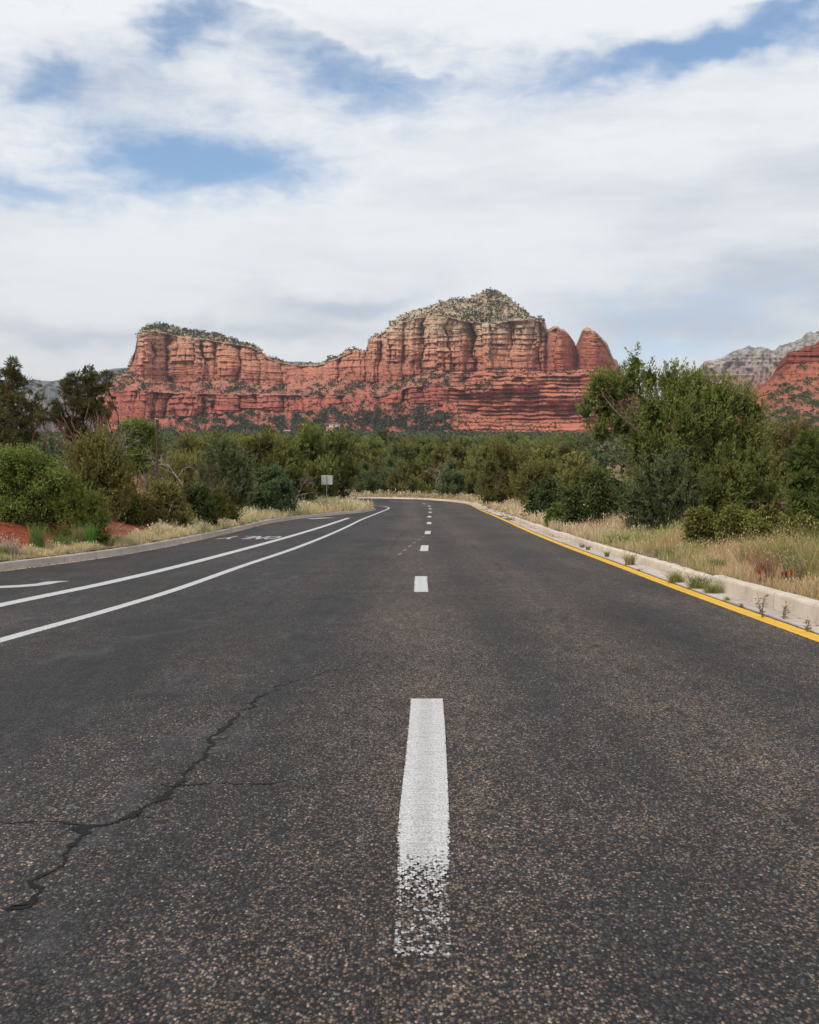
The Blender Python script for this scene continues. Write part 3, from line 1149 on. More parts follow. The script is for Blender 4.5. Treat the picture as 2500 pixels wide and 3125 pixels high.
def cells(t, seed, salt=0.0):
    """1D cellular pattern: (distance to own centre, gap to the next centre, random number of the cell)"""
    t = np.asarray(t, float)
    salt = np.broadcast_to(np.asarray(salt, float), t.shape)
    i = np.floor(t)
    best = np.full(t.shape, 9.0)
    sec = np.full(t.shape, 9.0)
    rid = np.zeros(t.shape)
    for k in (-1, 0, 1):
        c = i + k
        p = c + .15 + .7 * _hash(c, salt, salt * 0, seed)
        d = np.abs(t - p)
        r = _hash(c, salt, salt * 0 + 5, seed + 3)
        nb = d < best
        sec = np.where(nb, best, np.minimum(sec, d))
        rid = np.where(nb, r, rid)
        best = np.where(nb, d, best)
    return best, sec - best, rid


def build_main_mountain():
    px = np.linspace(300, 2080, 720)
    sky = [(300, 1200), (330, 1160), (344, 1147), (372, 1132), (394, 1128), (399, 1106), (410, 1080), (417, 1059), (419, 1040), (421, 1022), (430, 1010), (438, 1001), (456, 992), (488, 988), (520, 994),
           (550, 1001), (613, 1012), (665, 1020), (717, 1035), (733, 1044), (775, 1052), (796, 1066), (816, 1090), (827, 1089), (843, 1093), (869, 1103), (879, 1111), (900, 1113), (916, 1113), (926, 1107), (950, 1110),
           (978, 1111), (994, 1106), (1000, 1095), (1004, 1091), (1020, 1090), (1036, 1085), (1045, 1078), (1051, 1072), (1065, 1067), (1083, 1063), (1100, 1066), (1111, 1072), (1117, 1070), (1120, 1059), (1124, 1040), (1130, 1034), (1150, 1022),
           (1175, 1009), (1186, 1002), (1188, 986), (1206, 980), (1222, 967), (1250, 955), (1274, 946), (1300, 940), (1321, 936), (1342, 923), (1384, 914), (1436, 910), (1462, 898), (1488, 888), (1514, 885), (1535, 897),
           (1561, 918), (1592, 941), (1613, 960), (1628, 974), (1634, 975), (1641, 970), (1650, 971), (1658, 978), (1665, 986), (1667, 1000), (1668, 1008), (1671, 1010), (1676, 1004), (1685, 1000), (1697, 998), (1718, 1002), (1733, 1017), (1742, 1028), (1749, 1040),
           (1756, 1056), (1759, 1058), (1764, 1040), (1772, 1020), (1777, 1006), (1784, 1002), (1801, 1002), (1808, 1008), (1812, 1008), (1817, 1012), (1826, 1024), (1838, 1033), (1846, 1043), (1853, 1053), (1858, 1066), (1864, 1080), (1872, 1092), (1876, 1096), (1879, 1094), (1884, 1104), (1890, 1124), (1910, 1150), (1950, 1195),
           (2000, 1250), (2080, 1300)]
    S = lerp_pts(px, sky)
    S = S + 2.2 * fbm(px / 7, 0, 0, 4, 11) + 1.6 * np.round(fbm(px / 16, 2, 0, 2, 12) * 2)
    # lower edge of the brushy caps
    C = lerp_pts(px, [(300, 1210), (396, 1135), (421, 1035), (440, 1010), (470, 1012), (520, 1022), (560, 1030), (620, 1037), (700, 1050), (760, 1060), (800, 1074), (820, 1098), (870, 1110), (920, 1119), (980, 1116), (1040, 1092), (1083, 1070),
                      (1110, 1080), (1130, 1044), (1190, 1005), (1230, 985), (1300, 968), (1340, 962), (1380, 974), (1440, 985), (1520, 988), (1580, 980), (1620, 976), (1650, 982), (1668, 1014), (1697, 1003), (1735, 1022), (1757, 1064), (1780, 1010), (1810, 1014), (1840, 1042), (1864, 1090),
                      (1890, 1132), (1950, 1205), (2080, 1308)])
    C = np.maximum(C + 3 * fbm(px / 14, 5, 0, 3, 2), S + 3)
    # foot of the upper cliff
    B1 = lerp_pts(px, [(300, 1215), (340, 1180), (400, 1140), (470, 1160), (560, 1172), (640, 1160), (720, 1165), (800, 1172), (860, 1178), (930, 1165), (1000, 1160), (1080, 1165), (1150, 1166), (1220, 1163), (1300, 1140), (1340, 1130),
                       (1420, 1137), (1480, 1132), (1560, 1124), (1620, 1135), (1680, 1132), (1760, 1128), (1840, 1126), (1890, 1140), (1950, 1212), (2080, 1312)])
    B1 = np.maximum(B1 + 4 * fbm(px / 22, 9, 0, 3, 4), C + 4)
    # rim of the lower cliff (left) and of the slickrock aprons (right)
    T2 = lerp_pts(px, [(300, 1225), (340, 1196), (420, 1194), (500, 1200), (600, 1203), (700, 1206), (800, 1204), (900, 1206), (1000, 1208), (1100, 1204), (1160, 1212), (1240, 1186), (1330, 1172), (1400, 1190), (1460, 1206), (1520, 1178),
                       (1580, 1150), (1650, 1150), (1700, 1148), (1800, 1140), (1880, 1150), (1950, 1220), (2080, 1316)])
    T2 = np.maximum(T2 + 3 * fbm(px / 18, 13, 0, 3, 6), B1 + 6)
    # foot of the lower cliff
    B2 = lerp_pts(px, [(300, 1300), (340, 1290), (420, 1286), (520, 1276), (620, 1268), (720, 1256), (820, 1248), (880, 1262), (960, 1250), (1040, 1232), (1100, 1222), (1160, 1230), (1230, 1226), (1300, 1238), (1380, 1230), (1440, 1262), (1480, 1270),
                       (1560, 1282), (1680, 1280), (1800, 1285), (1900, 1290), (2080, 1330)])
    B2 = np.maximum(B2 + 5 * fbm(px / 26, 17, 0, 3, 8), T2 + 12)
    G = np.full_like(px, 1352.0)
    G = np.maximum(G, B2 + 25)

    def gauss(c, w):
        return np.exp(-((px - c) / w) ** 2)
    # plan: the left butte and the twin towers stand forward, the saddle lies back
    plan = 60 * gauss(930, 130) + 25 * gauss(640, 120) - 45 * gauss(430, 60) - 50 * gauss(1250, 160) - 40 * gauss(1500, 120)
    tower = -75 * (gauss(1708, 36) + gauss(1818, 44)) + 45 * gauss(1758, 9) + 40 * gauss(1668, 7) - 20 * gauss(1600, 26)
    edge = 160 * smooth01(px, 430, 310) + 120 * smooth01(px, 1860, 1960)
    gD = np.full_like(px, 1360.0) + 40 * smooth01(px, 1900, 2080)
    d = [gD,
         1500 + .25 * plan + .3 * edge,
         1530 + .4 * plan + .4 * edge,
         1640 + .9 * plan + .9 * edge + .4 * tower,
         1690 + plan + edge + tower,
         1790 + plan + edge + .7 * tower]
    slick = smooth01(px, 1330, 1420) * smooth01(px, 1980, 1900)
    flute_mask = np.array([.15, 1.0, .35, 1.0, .25])

    def fluting(SEG, U, PX, PY, D):
        am = flute_mask[SEG]
        sl = np.repeat(slick[None], len(PX), 0)
        wob = 10 * fbm(PX / 60, PY / 40, 0, 2, 21) + 3 * fbm(PX / 14, PY / 10, 0, 2, 20)
        dip = PY + 3 * fbm(PX / 160, 0, 0, 2, 28) + 1.5 * fbm(PX / 20, PY / 30, 0, 2, 19)
        # great buttresses, joints between them, and blocks within every tier of beds
        tiers = np.array([960, 985, 1003, 1022, 1037, 1052, 1067, 1086, 1104, 1126, 1146, 1172, 1200, 1216, 1234, 1252, 1272, 1300], float)
        _d, _g, rb_ = cells((PX + wob) / 74, 17)
        dip = dip + 22 * (rb_ - .5)
        ti = np.digitize(dip, tiers)
        lo = np.concatenate([[930], tiers])[ti]
        hi = np.concatenate([tiers, [1400]])[ti]
        ft = (dip - lo) / (hi - lo)             # 0 at the top of a tier, 1 at its foot
        wob = wob + 26 * fbm(PX / 85, 0, 0, 2, 18)
        d1, g1, r1 = cells((PX + wob * 1.3) / 66, 22)
        d2, g2, r2 = cells((PX + wob * .7) / 21, 23, np.floor(ti / 3.0))
        d3, g3, r3 = cells((PX + wob * .4) / 8.5, 24, ti)
        f = 30 * (d1 ** 2) * 2 + 24 * (r1 - .5) + 9 * np.exp(-(g1 / .05) ** 2)
        f = f + 6 * d2 ** 2 * 2 + 8 * (r2 - .5) + 5 * np.exp(-(g2 / .07) ** 2) * (r2 > .5)
        f = f + 1.6 * d3 ** 2 * 2 + 2.4 * (r3 - .5) + 1.8 * np.exp(-(g3 / .12) ** 2) * (r3 > .6)
        # each tier stands back on a ledge above the one below, with an undercut at its foot
        tr = _hash(ti, ti * 0, ti * 0, 77)
        f = f + (2.0 + 5 * tr) * (.5 - ft) * 1.2 * (.45 + .9 * smooth01(fbm(PX / 40, PY / 30, 5, 2, 16), -.4, .4)) + 1.2 * smooth01(ft, .8, 1.0) * (tr > .5)
        f = f * am * (1 - .8 * sl * ((SEG == 1) | (SEG == 2))) * (1 - .62 * smooth01(PX, 1655, 1680)) * (.42 + .75 * smooth01(fbm(PX / 120, PY / 60, 11, 2, 15), -.35, .4))
        bed = 3.0 * fbm(dip / 6.0, 1.5, PX / 120, 3, 26) + 1.4 * fbm(dip / 2.6, 2.5, PX / 60, 2, 27)
        f = f + bed * np.array([.35, .9, .55, 1.0, .4])[SEG]
        # rounded slickrock domes with fine ledges
        dome = 30 * fbm(PX / 70, PY / 38, 0, 2, 29)
        f = f + sl * ((SEG <= 2)) * (dome + 4.0 * fbm(dip / 5.0, 3.5, PX / 240, 3, 30) + 11 * (.5 - ((PY + 6 * fbm(PX / 70, PY / 60, 1, 2, 39)) / 12.5) % 1.0))
        # rubble and gullies on the talus
        gul = 34 * np.abs(fbm(PX / 34, PY / 80, 0, 4, 33)) + 7 * fbm(PX / 9, PY / 9, 0, 3, 38)
        f = f + np.where(SEG == 0, gul * (1 - sl), 0) + np.where(SEG == 2, 14 * fbm(PX / 20, PY / 12, 0, 4, 34), 0) + np.where(SEG == 4, 7 * fbm(PX / 9, PY / 9, 0, 3, 35), 0)
        # keep the seams between slope and cliff from tearing
        return f

    def colour(SEG, U, PX, PY, X, Y, Z):
        dip = PY + 4 * fbm(PX / 90, PY / 50, 0, 3, 41)
        red_lo = np.array([.43, .125, .082])
        red_mid = np.array([.52, .19, .12])
        orange = np.array([.57, .27, .16])
        tan = np.array([.56, .37, .235])
        capc = np.array([.38, .285, .19])
        shift = np.repeat(np.interp(px, [300, 800, 1100, 1300, 1650, 1690, 1900], [-8, 10, -6, -2, -2, -95, -95])[None], len(PX), 0)
        t = dip - shift
        stops = [960, 1010, 1050, 1090, 1140, 1200, 1290]
        cols = np.array([tan, tan, orange, (orange + red_mid) / 2, red_mid * .95, red_lo, red_lo * .97])
        c = np.stack([np.interp(t, stops, cols[:, k]) for k in range(3)], -1)
        # pale marker beds
        for (row, wdt, amt, xa, xb) in ((1036, 2.2, .6, 1130, 1400), (1066, 2.0, .75, 1180, 1420), (1050, 1.6, .35, 420, 800), (1102, 1.4, .3, 480, 860), (1207, 1.3, .5, 700, 1130), (1074, 1.5, .3, 1400, 1640), (1020, 1.5, .4, 430, 700)):
            k = np.exp(-((dip - row) / wdt) ** 2) * amt * smooth01(PX, xa - 20, xa + 20) * smooth01(PX, xb + 20, xb - 20) * (.4 + .6 * smooth01(fbm(PX / 12, dip / 3, 0, 2, 44), -.3, .3))
            c = c + (np.array([.66, .47, .37]) - c) * k[..., None]
        sl = np.repeat(slick[None], len(PX), 0) * (SEG <= 2)
        c = c + (np.array([.52, .170, .10]) - c) * (sl * .7)[..., None]
        # caps and benches: weathered, dusty
        kc = (SEG == 4) * .8
        c = c + (capc - c) * kc[..., None] * smooth01(fbm(PX / 10, PY / 6, 0, 3, 45), -.6, .3)[..., None]
        kb = ((SEG == 2) * .55 + (SEG == 0) * .35) * (1 - .8 * sl)
        c = c + (np.array([.30, .175, .115]) - c) * (kb * smooth01(fbm(PX / 16, PY / 8, 0, 3, 46), -.4, .5))[..., None]
        tonal = 1 + .16 * fbm(PX / 30, PY / 14, 0, 4, 47)
        # dark varnish washed down the lower part of the cliff
        var = ((SEG == 3) * smooth01(U, .45, .05) + (SEG == 1) * .6 * smooth01(U, .9, .3)) * smooth01(fbm(PX / 7, PY / 120, 0, 3, 48), -.1, .45)
        c = c * tonal[..., None]
        c = c + (np.array([.22, .058, .048]) - c) * (var * .55 * (1 - sl))[..., None]
        return np.clip(c * np.array([1.10, 1.16, 1.20]), .01, .9)
    o, g = relief("red_rock_mountain", px, [G, B2, T2, B1, C, S], d, [26, 64, 34, 150, 34], 1, M_ROCK, fluting, colour, 260, False)
    g['slick'] = np.repeat(slick[None], len(g['PX']), 0)
    MTN['main'] = g


def build_side_hill():
    """near red hill at the right edge with its brushy foot"""
    px = np.linspace(2050, 2760, 300)
    S = lerp_pts(px, [(2050, 1310), (2150, 1275), (2240, 1225), (2290, 1190), (2300, 1184), (2330, 1170), (2360, 1148), (2385, 1124), (2398, 1105), (2402, 1080), (2410, 1074), (2440, 1068), (2452, 1058), (2470, 1056), (2490, 1054), (2497, 1040), (2510, 1030), (2600, 1000), (2760, 960)])
    S = S + 1.5 * fbm(px / 8, 0, 0, 3, 51)
    A = np.maximum(lerp_pts(px, [(2050, 1330), (2240, 1250), (2300, 1200), (2390, 1140), (2420, 1108), (2500, 1104), (2760, 1090)]), S + 2)
    B = np.maximum(lerp_pts(px, [(2050, 1345), (2240, 1280), (2300, 1225), (2380, 1175), (2500, 1150), (2760, 1130)]), A + 2)
    G = np.full_like(px, 1385.0)
    d = [np.full_like(px, 620.0), 1010 - .05 * (px - 2300), 1060 - .05 * (px - 2300), 1090 - .05 * (px - 2300)]

    def fluting(SEG, U, PX, PY, D):
        f = 5 * fbm(PX / 14, PY / 50, 0, 3, 52) * (SEG >= 1) + 5 * fbm(PY / 5, 1, PX / 400, 3, 53) * (SEG >= 1) + 14 * fbm(PX / 50, PY / 30, 0, 4, 54) * (SEG == 0) * np.sin(U * 3.14)
        return f

    def colour(SEG, U, PX, PY, X, Y, Z):
        c = np.where((SEG == 2)[..., None], np.array([.30, .082, .055]), np.array([.41, .138, .082]))
        k = (SEG == 0) * smooth01(U, .95, .5) * .75 * smooth01(fbm(PX / 20, PY / 9, 0, 3, 55), -.45, .2)
        c = c + (np.array([.20, .15, .10]) - c) * k[..., None]
        return np.clip(c * (1 + .15 * fbm(PX / 16, PY / 6, 0, 3, 56))[..., None], .01, .9)
    o, g = relief("red_hill", px, [G, B, A, S], d, [70, 30, 34], 2, M_ROCK, fluting, colour, 200)
    MTN['hill'] = g


def build_pale_mountain():
    px = np.linspace(2080, 2700, 240)
    S = lerp_pts(px, [(2080, 1290), (2110, 1220), (2130, 1150), (2136, 1118), (2150, 1102), (2175, 1099), (2200, 1094), (2225, 1078), (2250, 1068), (2270, 1062), (2285, 1055), (2300, 1061), (2320, 1058), (2345, 1064), (2352, 1070), (2370, 1070),
                      (2374, 1056), (2395, 1052), (2410, 1046), (2432, 1040), (2450, 1032), (2458, 1016), (2470, 1013), (2480, 1018), (2490, 1014), (2500, 1010), (2560, 990), (2650, 975), (2800, 960)])
    S = S + 2.4 * fbm(px / 7, 0, 0, 3, 61)
    A = np.maximum(S + lerp_pts(px, [(2080, 6), (2150, 10), (2250, 22), (2300, 26), (2360, 10), (2400, 26), (2500, 40), (2800, 40)]) + 4 * fbm(px / 12, 3, 0, 3, 62), S + 2)
    G = np.full_like(px, 1330.0)
    d = [np.full_like(px, 3300.0), np.full_like(px, 3600.0) + .2 * (px - 2300), np.full_like(px, 3720.0) + .2 * (px - 2300)]

    def fluting(SEG, U, PX, PY, D):
        return (-60 * np.abs(fbm(PX / 26, PY / 60, 0, 3, 63)) + 26 * fbm(PX / 9, PY / 14, 0, 3, 64) + 14 * fbm(PY / 6, 1, PX / 300, 3, 65)) * np.where(SEG == 0, np.clip(U * 4, 0, 1), .6)

    def colour(SEG, U, PX, PY, X, Y, Z):
        t = PY + 5 * fbm(PX / 40, PY / 30, 0, 3, 66)
        cols = np.array([(.40, .35, .315), (.42, .335, .285), (.40, .275, .23), (.38, .19, .155), (.36, .15, .12)])
        c = np.stack([np.interp(t, [1050, 1110, 1140, 1165, 1200], cols[:, k]) for k in range(3)], -1)
        k = (SEG == 1) * smooth01(fbm(PX / 9, PY / 5, 0, 3, 67), -.15, .25)
        c = c + (np.array([.085, .10, .075]) - c) * (k * .75)[..., None]
        return np.clip(c * (1 + .25 * fbm(PX / 10, PY / 8, 0, 3, 68))[..., None], .02, .9)
    relief("pale_mountain", px, [G, A, S], d, [90, 30], 3, M_ROCK_PALE, fluting, colour, 400)


def build_far_mesas():
    # nearer blue mesa at the left
    def flute(a, s):
        return lambda SEG, U, PX, PY, D: a * (-np.abs(fbm(PX / 30, PY / 50, 0, 3, s)) + .4 * fbm(PX / 8, PY / 20, 0, 3, s + 1)) * np.clip(U * 3, 0, 1)

    def colmix(lo, hi, row):
        def f(SEG, U, PX, PY, X, Y, Z):
            t = smooth01(PY + 8 * fbm(PX / 40, PY / 20, 0, 3, 71), row - 30, row + 40)
            c = np.array(hi) + (np.array(lo) - np.array(hi)) * t[..., None]
            return np.clip(c * (1 + .3 * fbm(PX / 14, PY / 10, 0, 4, 72))[..., None], .02, .9)
        return f
    px = np.linspace(-300, 520, 160)
    S = lerp_pts(px, [(-500, 1150), (-200, 1158), (0, 1160), (70, 1161), (110, 1158), (150, 1164), (190, 1166), (230, 1180), (300, 1210), (400, 1250), (520, 1300)]) + 2 * fbm(px / 10, 0, 0, 3, 73)
    A = S + 16 + 5 * fbm(px / 16, 1, 0, 3, 74)
    G = np.full_like(px, 1400.0)
    relief("blue_mesa", px, [G, A, S], [np.full_like(px, 5200.0), np.full_like(px, 6200.0), np.full_like(px, 6300.0)], [90, 16], 4, M_ROCK_FAR, flute(240, 75), colmix((.22, .10, .085), (.19, .18, .15), 1225), 1200)
    # the long plateau behind everything
    px = np.linspace(-400, 1400, 200)
    S = lerp_pts(px, [(-700, 1180), (100, 1172), (230, 1152), (270, 1148), (283, 1143), (310, 1141), (325, 1134), (336, 1127), (360, 1125), (400, 1122), (600, 1112), (880, 1105), (905, 1104), (960, 1107), (1000, 1112), (1500, 1130)]) + 1.2 * fbm(px / 10, 4, 0, 3, 77)
    A = S + 9
    relief("far_plateau", px, [np.full_like(px, 1420.0), A, S], [np.full_like(px, 8200.0), np.full_like(px, 9300.0), np.full_like(px, 9400.0)], [50, 8], 5, M_ROCK_FAR, flute(300, 79), colmix((.15, .13, .11), (.07, .085, .065), 1160), 3000)


build_ground()
ROAD = build_road()
build_verges()
build_markings(ROAD)
build_kerbs()
build_main_mountain()
build_side_hill()
build_pale_mountain()
build_far_mesas()


# ------------------------------------------------------------------ plants
def unit(v):
    return v / (np.linalg.norm(v, axis=-1, keepdims=True) + 1e-9)


def rand_dir(n, rng):
    return unit(rng.normal(size=(n, 3)))


def leaf_quads(P, D, L, W, rng, fold=0.0):
    """rhombic leaves: base point P, axis D, length L, width W"""
    n = len(P)
    R = rand_dir(n, rng)
    S = unit(np.cross(D, R))
    L = np.broadcast_to(np.asarray(L, float), (n,))[:, None]
    W = np.broadcast_to(np.asarray(W, float), (n,))[:, None]
    mid = P + D * L * .5
    N = np.cross(D, S)
    V = np.stack([P, mid + S * W * .5 + N * W * fold, P + D * L, mid - S * W * .5 + N * W * fold], 1).reshape(-1, 3)
    F = np.arange(4 * n).reshape(n, 4)
    return V, F


def tube(path, radii, sides=6):
    P = np.asarray(path, float)
    r = np.broadcast_to(np.asarray(radii, float), (len(P),))
    T = unit(np.gradient(P, axis=0))
    up = np.array([0, 0, 1.0]) if abs(T[0][2]) < .9 else np.array([1.0, 0, 0])
    A = unit(np.cross(T, up))
    B = np.cross(T, A)
    ang = np.linspace(0, 2 * np.pi, sides, endpoint=False)
    V = P[:, None] + r[:, None, None] * (np.cos(ang)[None, :, None] * A[:, None] + np.sin(ang)[None, :, None] * B[:, None])
    V = V.reshape(-1, 3)
    n = len(P)
    F = []
    for i in range(n - 1):
        for j in range(sides):
            k = (j + 1) % sides
            F.append((i * sides + j, i * sides + k, (i + 1) * sides + k, (i + 1) * sides + j))
    return V, np.array(F, np.int32)


def bent(a, b, n, rng, wob, sag=0.0):
    t = np.linspace(0, 1, n)[:, None]
    P = np.asarray(a)[None] * (1 - t) + np.asarray(b)[None] * t
    L = np.linalg.norm(np.asarray(b) - np.asarray(a))
    k = np.sin(t * np.pi)
    off = rng.normal(size=3) * wob * L
    off2 = rng.normal(size=3) * wob * L * .5
    P = P + k * off + np.sin(t * 2 * np.pi) * off2
    P[:, 2] -= (k[:, 0]) * sag * L
    return P


KINDS = {
    # leaf colours are real leaf reflectances: (dark, light)
    'juniper': dict(mode='plume', c=((0.102, 0.122, 0.035), (0.216, 0.231, 0.061)), L=1.15, W=.40),
    'juniper_blue': dict(mode='plume', c=((0.095, 0.125, 0.055), (0.18, 0.212, 0.094)), L=1.15, W=.40),
    'juniper_olive': dict(mode='plume', c=((0.122, 0.122, 0.037), (0.224, 0.206, 0.065)), L=1.15, W=.40),
    'pinyon': dict(mode='tuft', c=((0.072, 0.083, 0.033), (0.144, 0.144, 0.053)), L=1.5, W=.36),
    'pine': dict(mode='tuft', c=((0.079, 0.113, 0.032), (0.151, 0.187, 0.045)), L=1.7, W=.30),
    'leafy': dict(mode='ball', c=((0.077, 0.108, 0.024), (0.184, 0.207, 0.047)), L=.9, W=.6),
    'leafy_dark': dict(mode='ball', c=((0.055, 0.077, 0.026), (0.114, 0.138, 0.043)), L=.9, W=.6),
    'leafy_blue': dict(mode='ball', c=((0.05, 0.077, 0.031), (0.1, 0.133, 0.052)), L=.9, W=.6),
    'leafy_bright': dict(mode='ball', c=((0.092, 0.124, 0.028), (0.188, 0.223, 0.051)), L=.9, W=.6),
    'leafy_lime': dict(mode='ball', c=((0.087, 0.137, 0.03), (0.166, 0.232, 0.051)), L=.9, W=.5),
    'olive': dict(mode='ball', c=((0.151, 0.144, 0.04), (0.289, 0.25, 0.073)), L=.9, W=.55),
    'yellow': dict(mode='ball', c=((0.092, 0.099, 0.024), (0.21, 0.194, 0.048)), L=.8, W=.6),
    'feather': dict(mode='plume', c=((0.095, 0.125, 0.028), (0.189, 0.207, 0.047)), L=1.1, W=.3),
    'grey': dict(mode='ball', c=((0.216, 0.187, 0.116), (0.361, 0.3, 0.194)), L=.8, W=.4),
    'russet': dict(mode='ball', c=((0.102, 0.065, 0.032), (0.188, 0.113, 0.046)), L=.8, W=.5),
}


def crown_mesh(name, lobes, kind, n_clump, n_leaf, clump_r, leaf, rng, sparse=0.0, shell=.5, core=0.0):
    K = KINDS[kind]
    lob = np.asarray(lobes, float)
    w = (lob[:, 3] * lob[:, 4] + lob[:, 4] * lob[:, 5] + lob[:, 3] * lob[:, 5])
    w = w / w.sum()
    idx = rng.choice(len(lob), n_clump, p=w)
    U = rand_dir(n_clump, rng)
    U[:, 2] = np.where((U[:, 2] < -.3) & (rng.random(n_clump) < .5), -U[:, 2], U[:, 2])
    rr = shell + (1 - shell) * rng.random(n_clump) ** .6
    bump_ = 1 + .22 * fbm(U[:, 0] * 2.2 + idx * 7, U[:, 1] * 2.2, U[:, 2] * 2.2, 2, 91)
    C = lob[idx, :3] + U * lob[idx, 3:6] * (rr * bump_)[:, None]
    if sparse > 0:
        keep = fbm(C[:, 0] / (clump_r * 4), C[:, 1] / (clump_r * 4), C[:, 2] / (clump_r * 4), 2, 92) > (sparse - .5)
        C, U, idx = C[keep], U[keep], idx[keep]
    n = len(C)
    up = np.array([0, 0, 1.0])
    mode = K['mode']
    if mode == 'plume':
        axis = unit(.85 * up + .55 * U + .28 * rng.normal(size=(n, 3)))
    else:
        axis = unit(.35 * up + .7 * U + .4 * rng.normal(size=(n, 3)))
    size = rng.uniform(.6, 1.35, n)
    m = n_leaf
    ci = np.repeat(np.arange(n), m)
    N = n * m
    t = rng.random(N)
    R = rand_dir(N, rng)
    ax = axis[ci]
    radial = unit(R - ax * (R * ax).sum(1, keepdims=True))
    s = (size * clump_r)[ci][:, None]
    if mode == 'plume':
        P = C[ci] + ax * s * (2.6 * t[:, None] - 1.0) + radial * s * .62 * (1.05 - t[:, None]) * rng.random((N, 1)) ** .5
        D = unit(ax * 1.25 + radial * .6 + .3 * rng.normal(size=(N, 3)))
    elif mode == 'tuft':
        P = C[ci] + R * s * .55 * rng.random((N, 1))
        D = unit(ax * .55 + R * .95 + up * .25)
    else:
        P = C[ci] + R * s * rng.random((N, 1)) ** .45 * np.array([1, 1, .75])
        D = unit(R * .6 + .8 * rng.normal(size=(N, 3)) + up * .15)
    LL = leaf * K['L'] * rng.uniform(.7, 1.35, N)
    WW = leaf * K['W'] * rng.uniform(.75, 1.3, N)
    # coarse inner foliage that closes the crown
    V, F = leaf_quads(P, D, LL, WW, rng)
    ca, cb = np.array(K['c'][0]), np.array(K['c'][1])
    mixc = np.clip(.5 * rng.random(n)[ci] + .5 * rng.random(N) * .7 + (.25 * t if mode == 'plume' else .12), 0, 1)
    patch = fbm(C[:, 0] * 1.1, C[:, 1] * 1.1, C[:, 2] * 1.1, 2, 93)[ci]
    mixc = np.clip(mixc + .22 * patch, 0, 1)
    col = ca + (cb - ca) * mixc[:, None]
    dry = rng.random(N) < .03
    col[dry] = np.array([.16, .115, .06])
    col = np.repeat(col, 4, 0)
    if core > 0:  # inner leaves added to block light through the crown
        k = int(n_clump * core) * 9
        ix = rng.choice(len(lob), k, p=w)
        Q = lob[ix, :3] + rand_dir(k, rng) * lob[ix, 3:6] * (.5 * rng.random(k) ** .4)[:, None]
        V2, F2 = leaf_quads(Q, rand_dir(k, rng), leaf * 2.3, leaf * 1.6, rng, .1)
        col2 = np.repeat(ca * rng.uniform(.7, 1.1, (k, 1)), 4, 0)  # dark tone only: interior shade put into the leaf colour
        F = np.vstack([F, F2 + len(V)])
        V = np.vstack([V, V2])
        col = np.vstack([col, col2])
    return mesh_np(name, V, F, col), C


def woody(name, base, lobes, mat, rng, r0, fork=.35, twigs=None, stems=1, wob=.12):
    acc = Acc()
    lob = np.asarray(lobes, float)
    cen = lob[:, :3].mean(0)
    top = lob[lob[:, 2].argmax(), :3]
    for st in range(stems):
        bs = np.asarray(base, float) + (rng.normal(size=3) * np.array([r0, r0, 0]) * (0 if stems == 1 else 2.0))
        bs[2] -= .15
        tgt = top if st == 0 else lob[rng.integers(len(lob)), :3]
        end = bs + (tgt - bs) * .95
        P = bent(bs, end, 10, rng, wob * .6)
        acc.add(*tube(P, np.interp(np.linspace(0, 1, 10), [0, .12, 1], [r0 * 1.25, r0 * .9, r0 * .15]), 8))
        for k in range(st, len(lob), stems):
            q = fork + (1 - fork) * .55 * rng.random()
            h = (lob[k, 2] - bs[2]) / max(end[2] - bs[2], .1)
            q = float(np.clip(h * .55, .12, .8))
            a = P[int(q * 9)]
            L = np.linalg.norm(lob[k, :3] - a)
            B = bent(a, lob[k, :3], 7, rng, wob, .08)
            acc.add(*tube(B, np.linspace(r0 * .55 * (1 - .5 * q), r0 * .12, 7), 6))
            if twigs is not None and len(twigs):
                d = np.linalg.norm(twigs - lob[k, :3], axis=1)
                near = np.argsort(d)[:9]
                for c in near[::2]:
                    acc.add(*tube(bent(B[rng.integers(3, 7)], twigs[c], 4, rng, .1), np.linspace(r0 * .12, r0 * .03, 4), 4))
    return acc.mesh(name, True)


def dead_mesh(name, base, height, spread, rng, r0, levels=4, lean=(0, 0), droop=0.0, nb=3):
    acc = Acc()

    def grow(p, d, L, r, lev):
        n = 5
        P = [p]
        dd = d
        for i in range(n):
            dd = unit(dd + rng.normal(size=3) * .16 + np.array([0, 0, .05 - droop * .1 * (4 - lev)]))
            P.append(P[-1] + dd * L / n)
        P = np.array(P)
        acc.add(*tube(P, np.linspace(r, r * .45, n + 1), 5 if lev > 1 else 4))
        if lev <= 0:
            return
        k = nb + rng.integers(0, 2)
        for i in range(k):
            q = rng.integers(2, n + 1)
            side = rand_dir(1, rng)[0]
            side = unit(side - dd * (side @ dd))
            nd = unit(dd * rng.uniform(.35, .9) + side * spread)
            grow(P[q], nd, L * rng.uniform(.5, .78), r * .5, lev - 1)
    grow(np.asarray(base, float), unit(np.array([lean[0], lean[1], 1.0])), height * .5, r0, levels)
    return acc.mesh(name, True)


COLS = np.full(300, 3125.0)      # skyline of what stands nearer, one entry per 10 photograph pixels from -250


def note_top(px0, px1, py):
    i0, i1 = int((px0 + 250) / 10), int((px1 + 250) / 10)
    i0, i1 = max(i0, 0), min(i1, 299)
    if i1 >= i0:
        COLS[i0:i1 + 1] = np.minimum(COLS[i0:i1 + 1], py)


def px_lobes(lobes_px, y, base, rng, depth=1.0):
    out = []
    for lb in lobes_px:
        px, py, rx, ry = lb[:4]
        dy = lb[4] if len(lb) > 4 else rng.uniform(-.5, .5) * rx / FPX * y * depth
        yy = y + dy
        rxm = rx / FPX * y
        out.append((X_at(px, y) - base[0], dy, Z_at(py, y) - base[2], rxm, rxm * depth * .9, ry / FPX * y))
    return np.array(out)


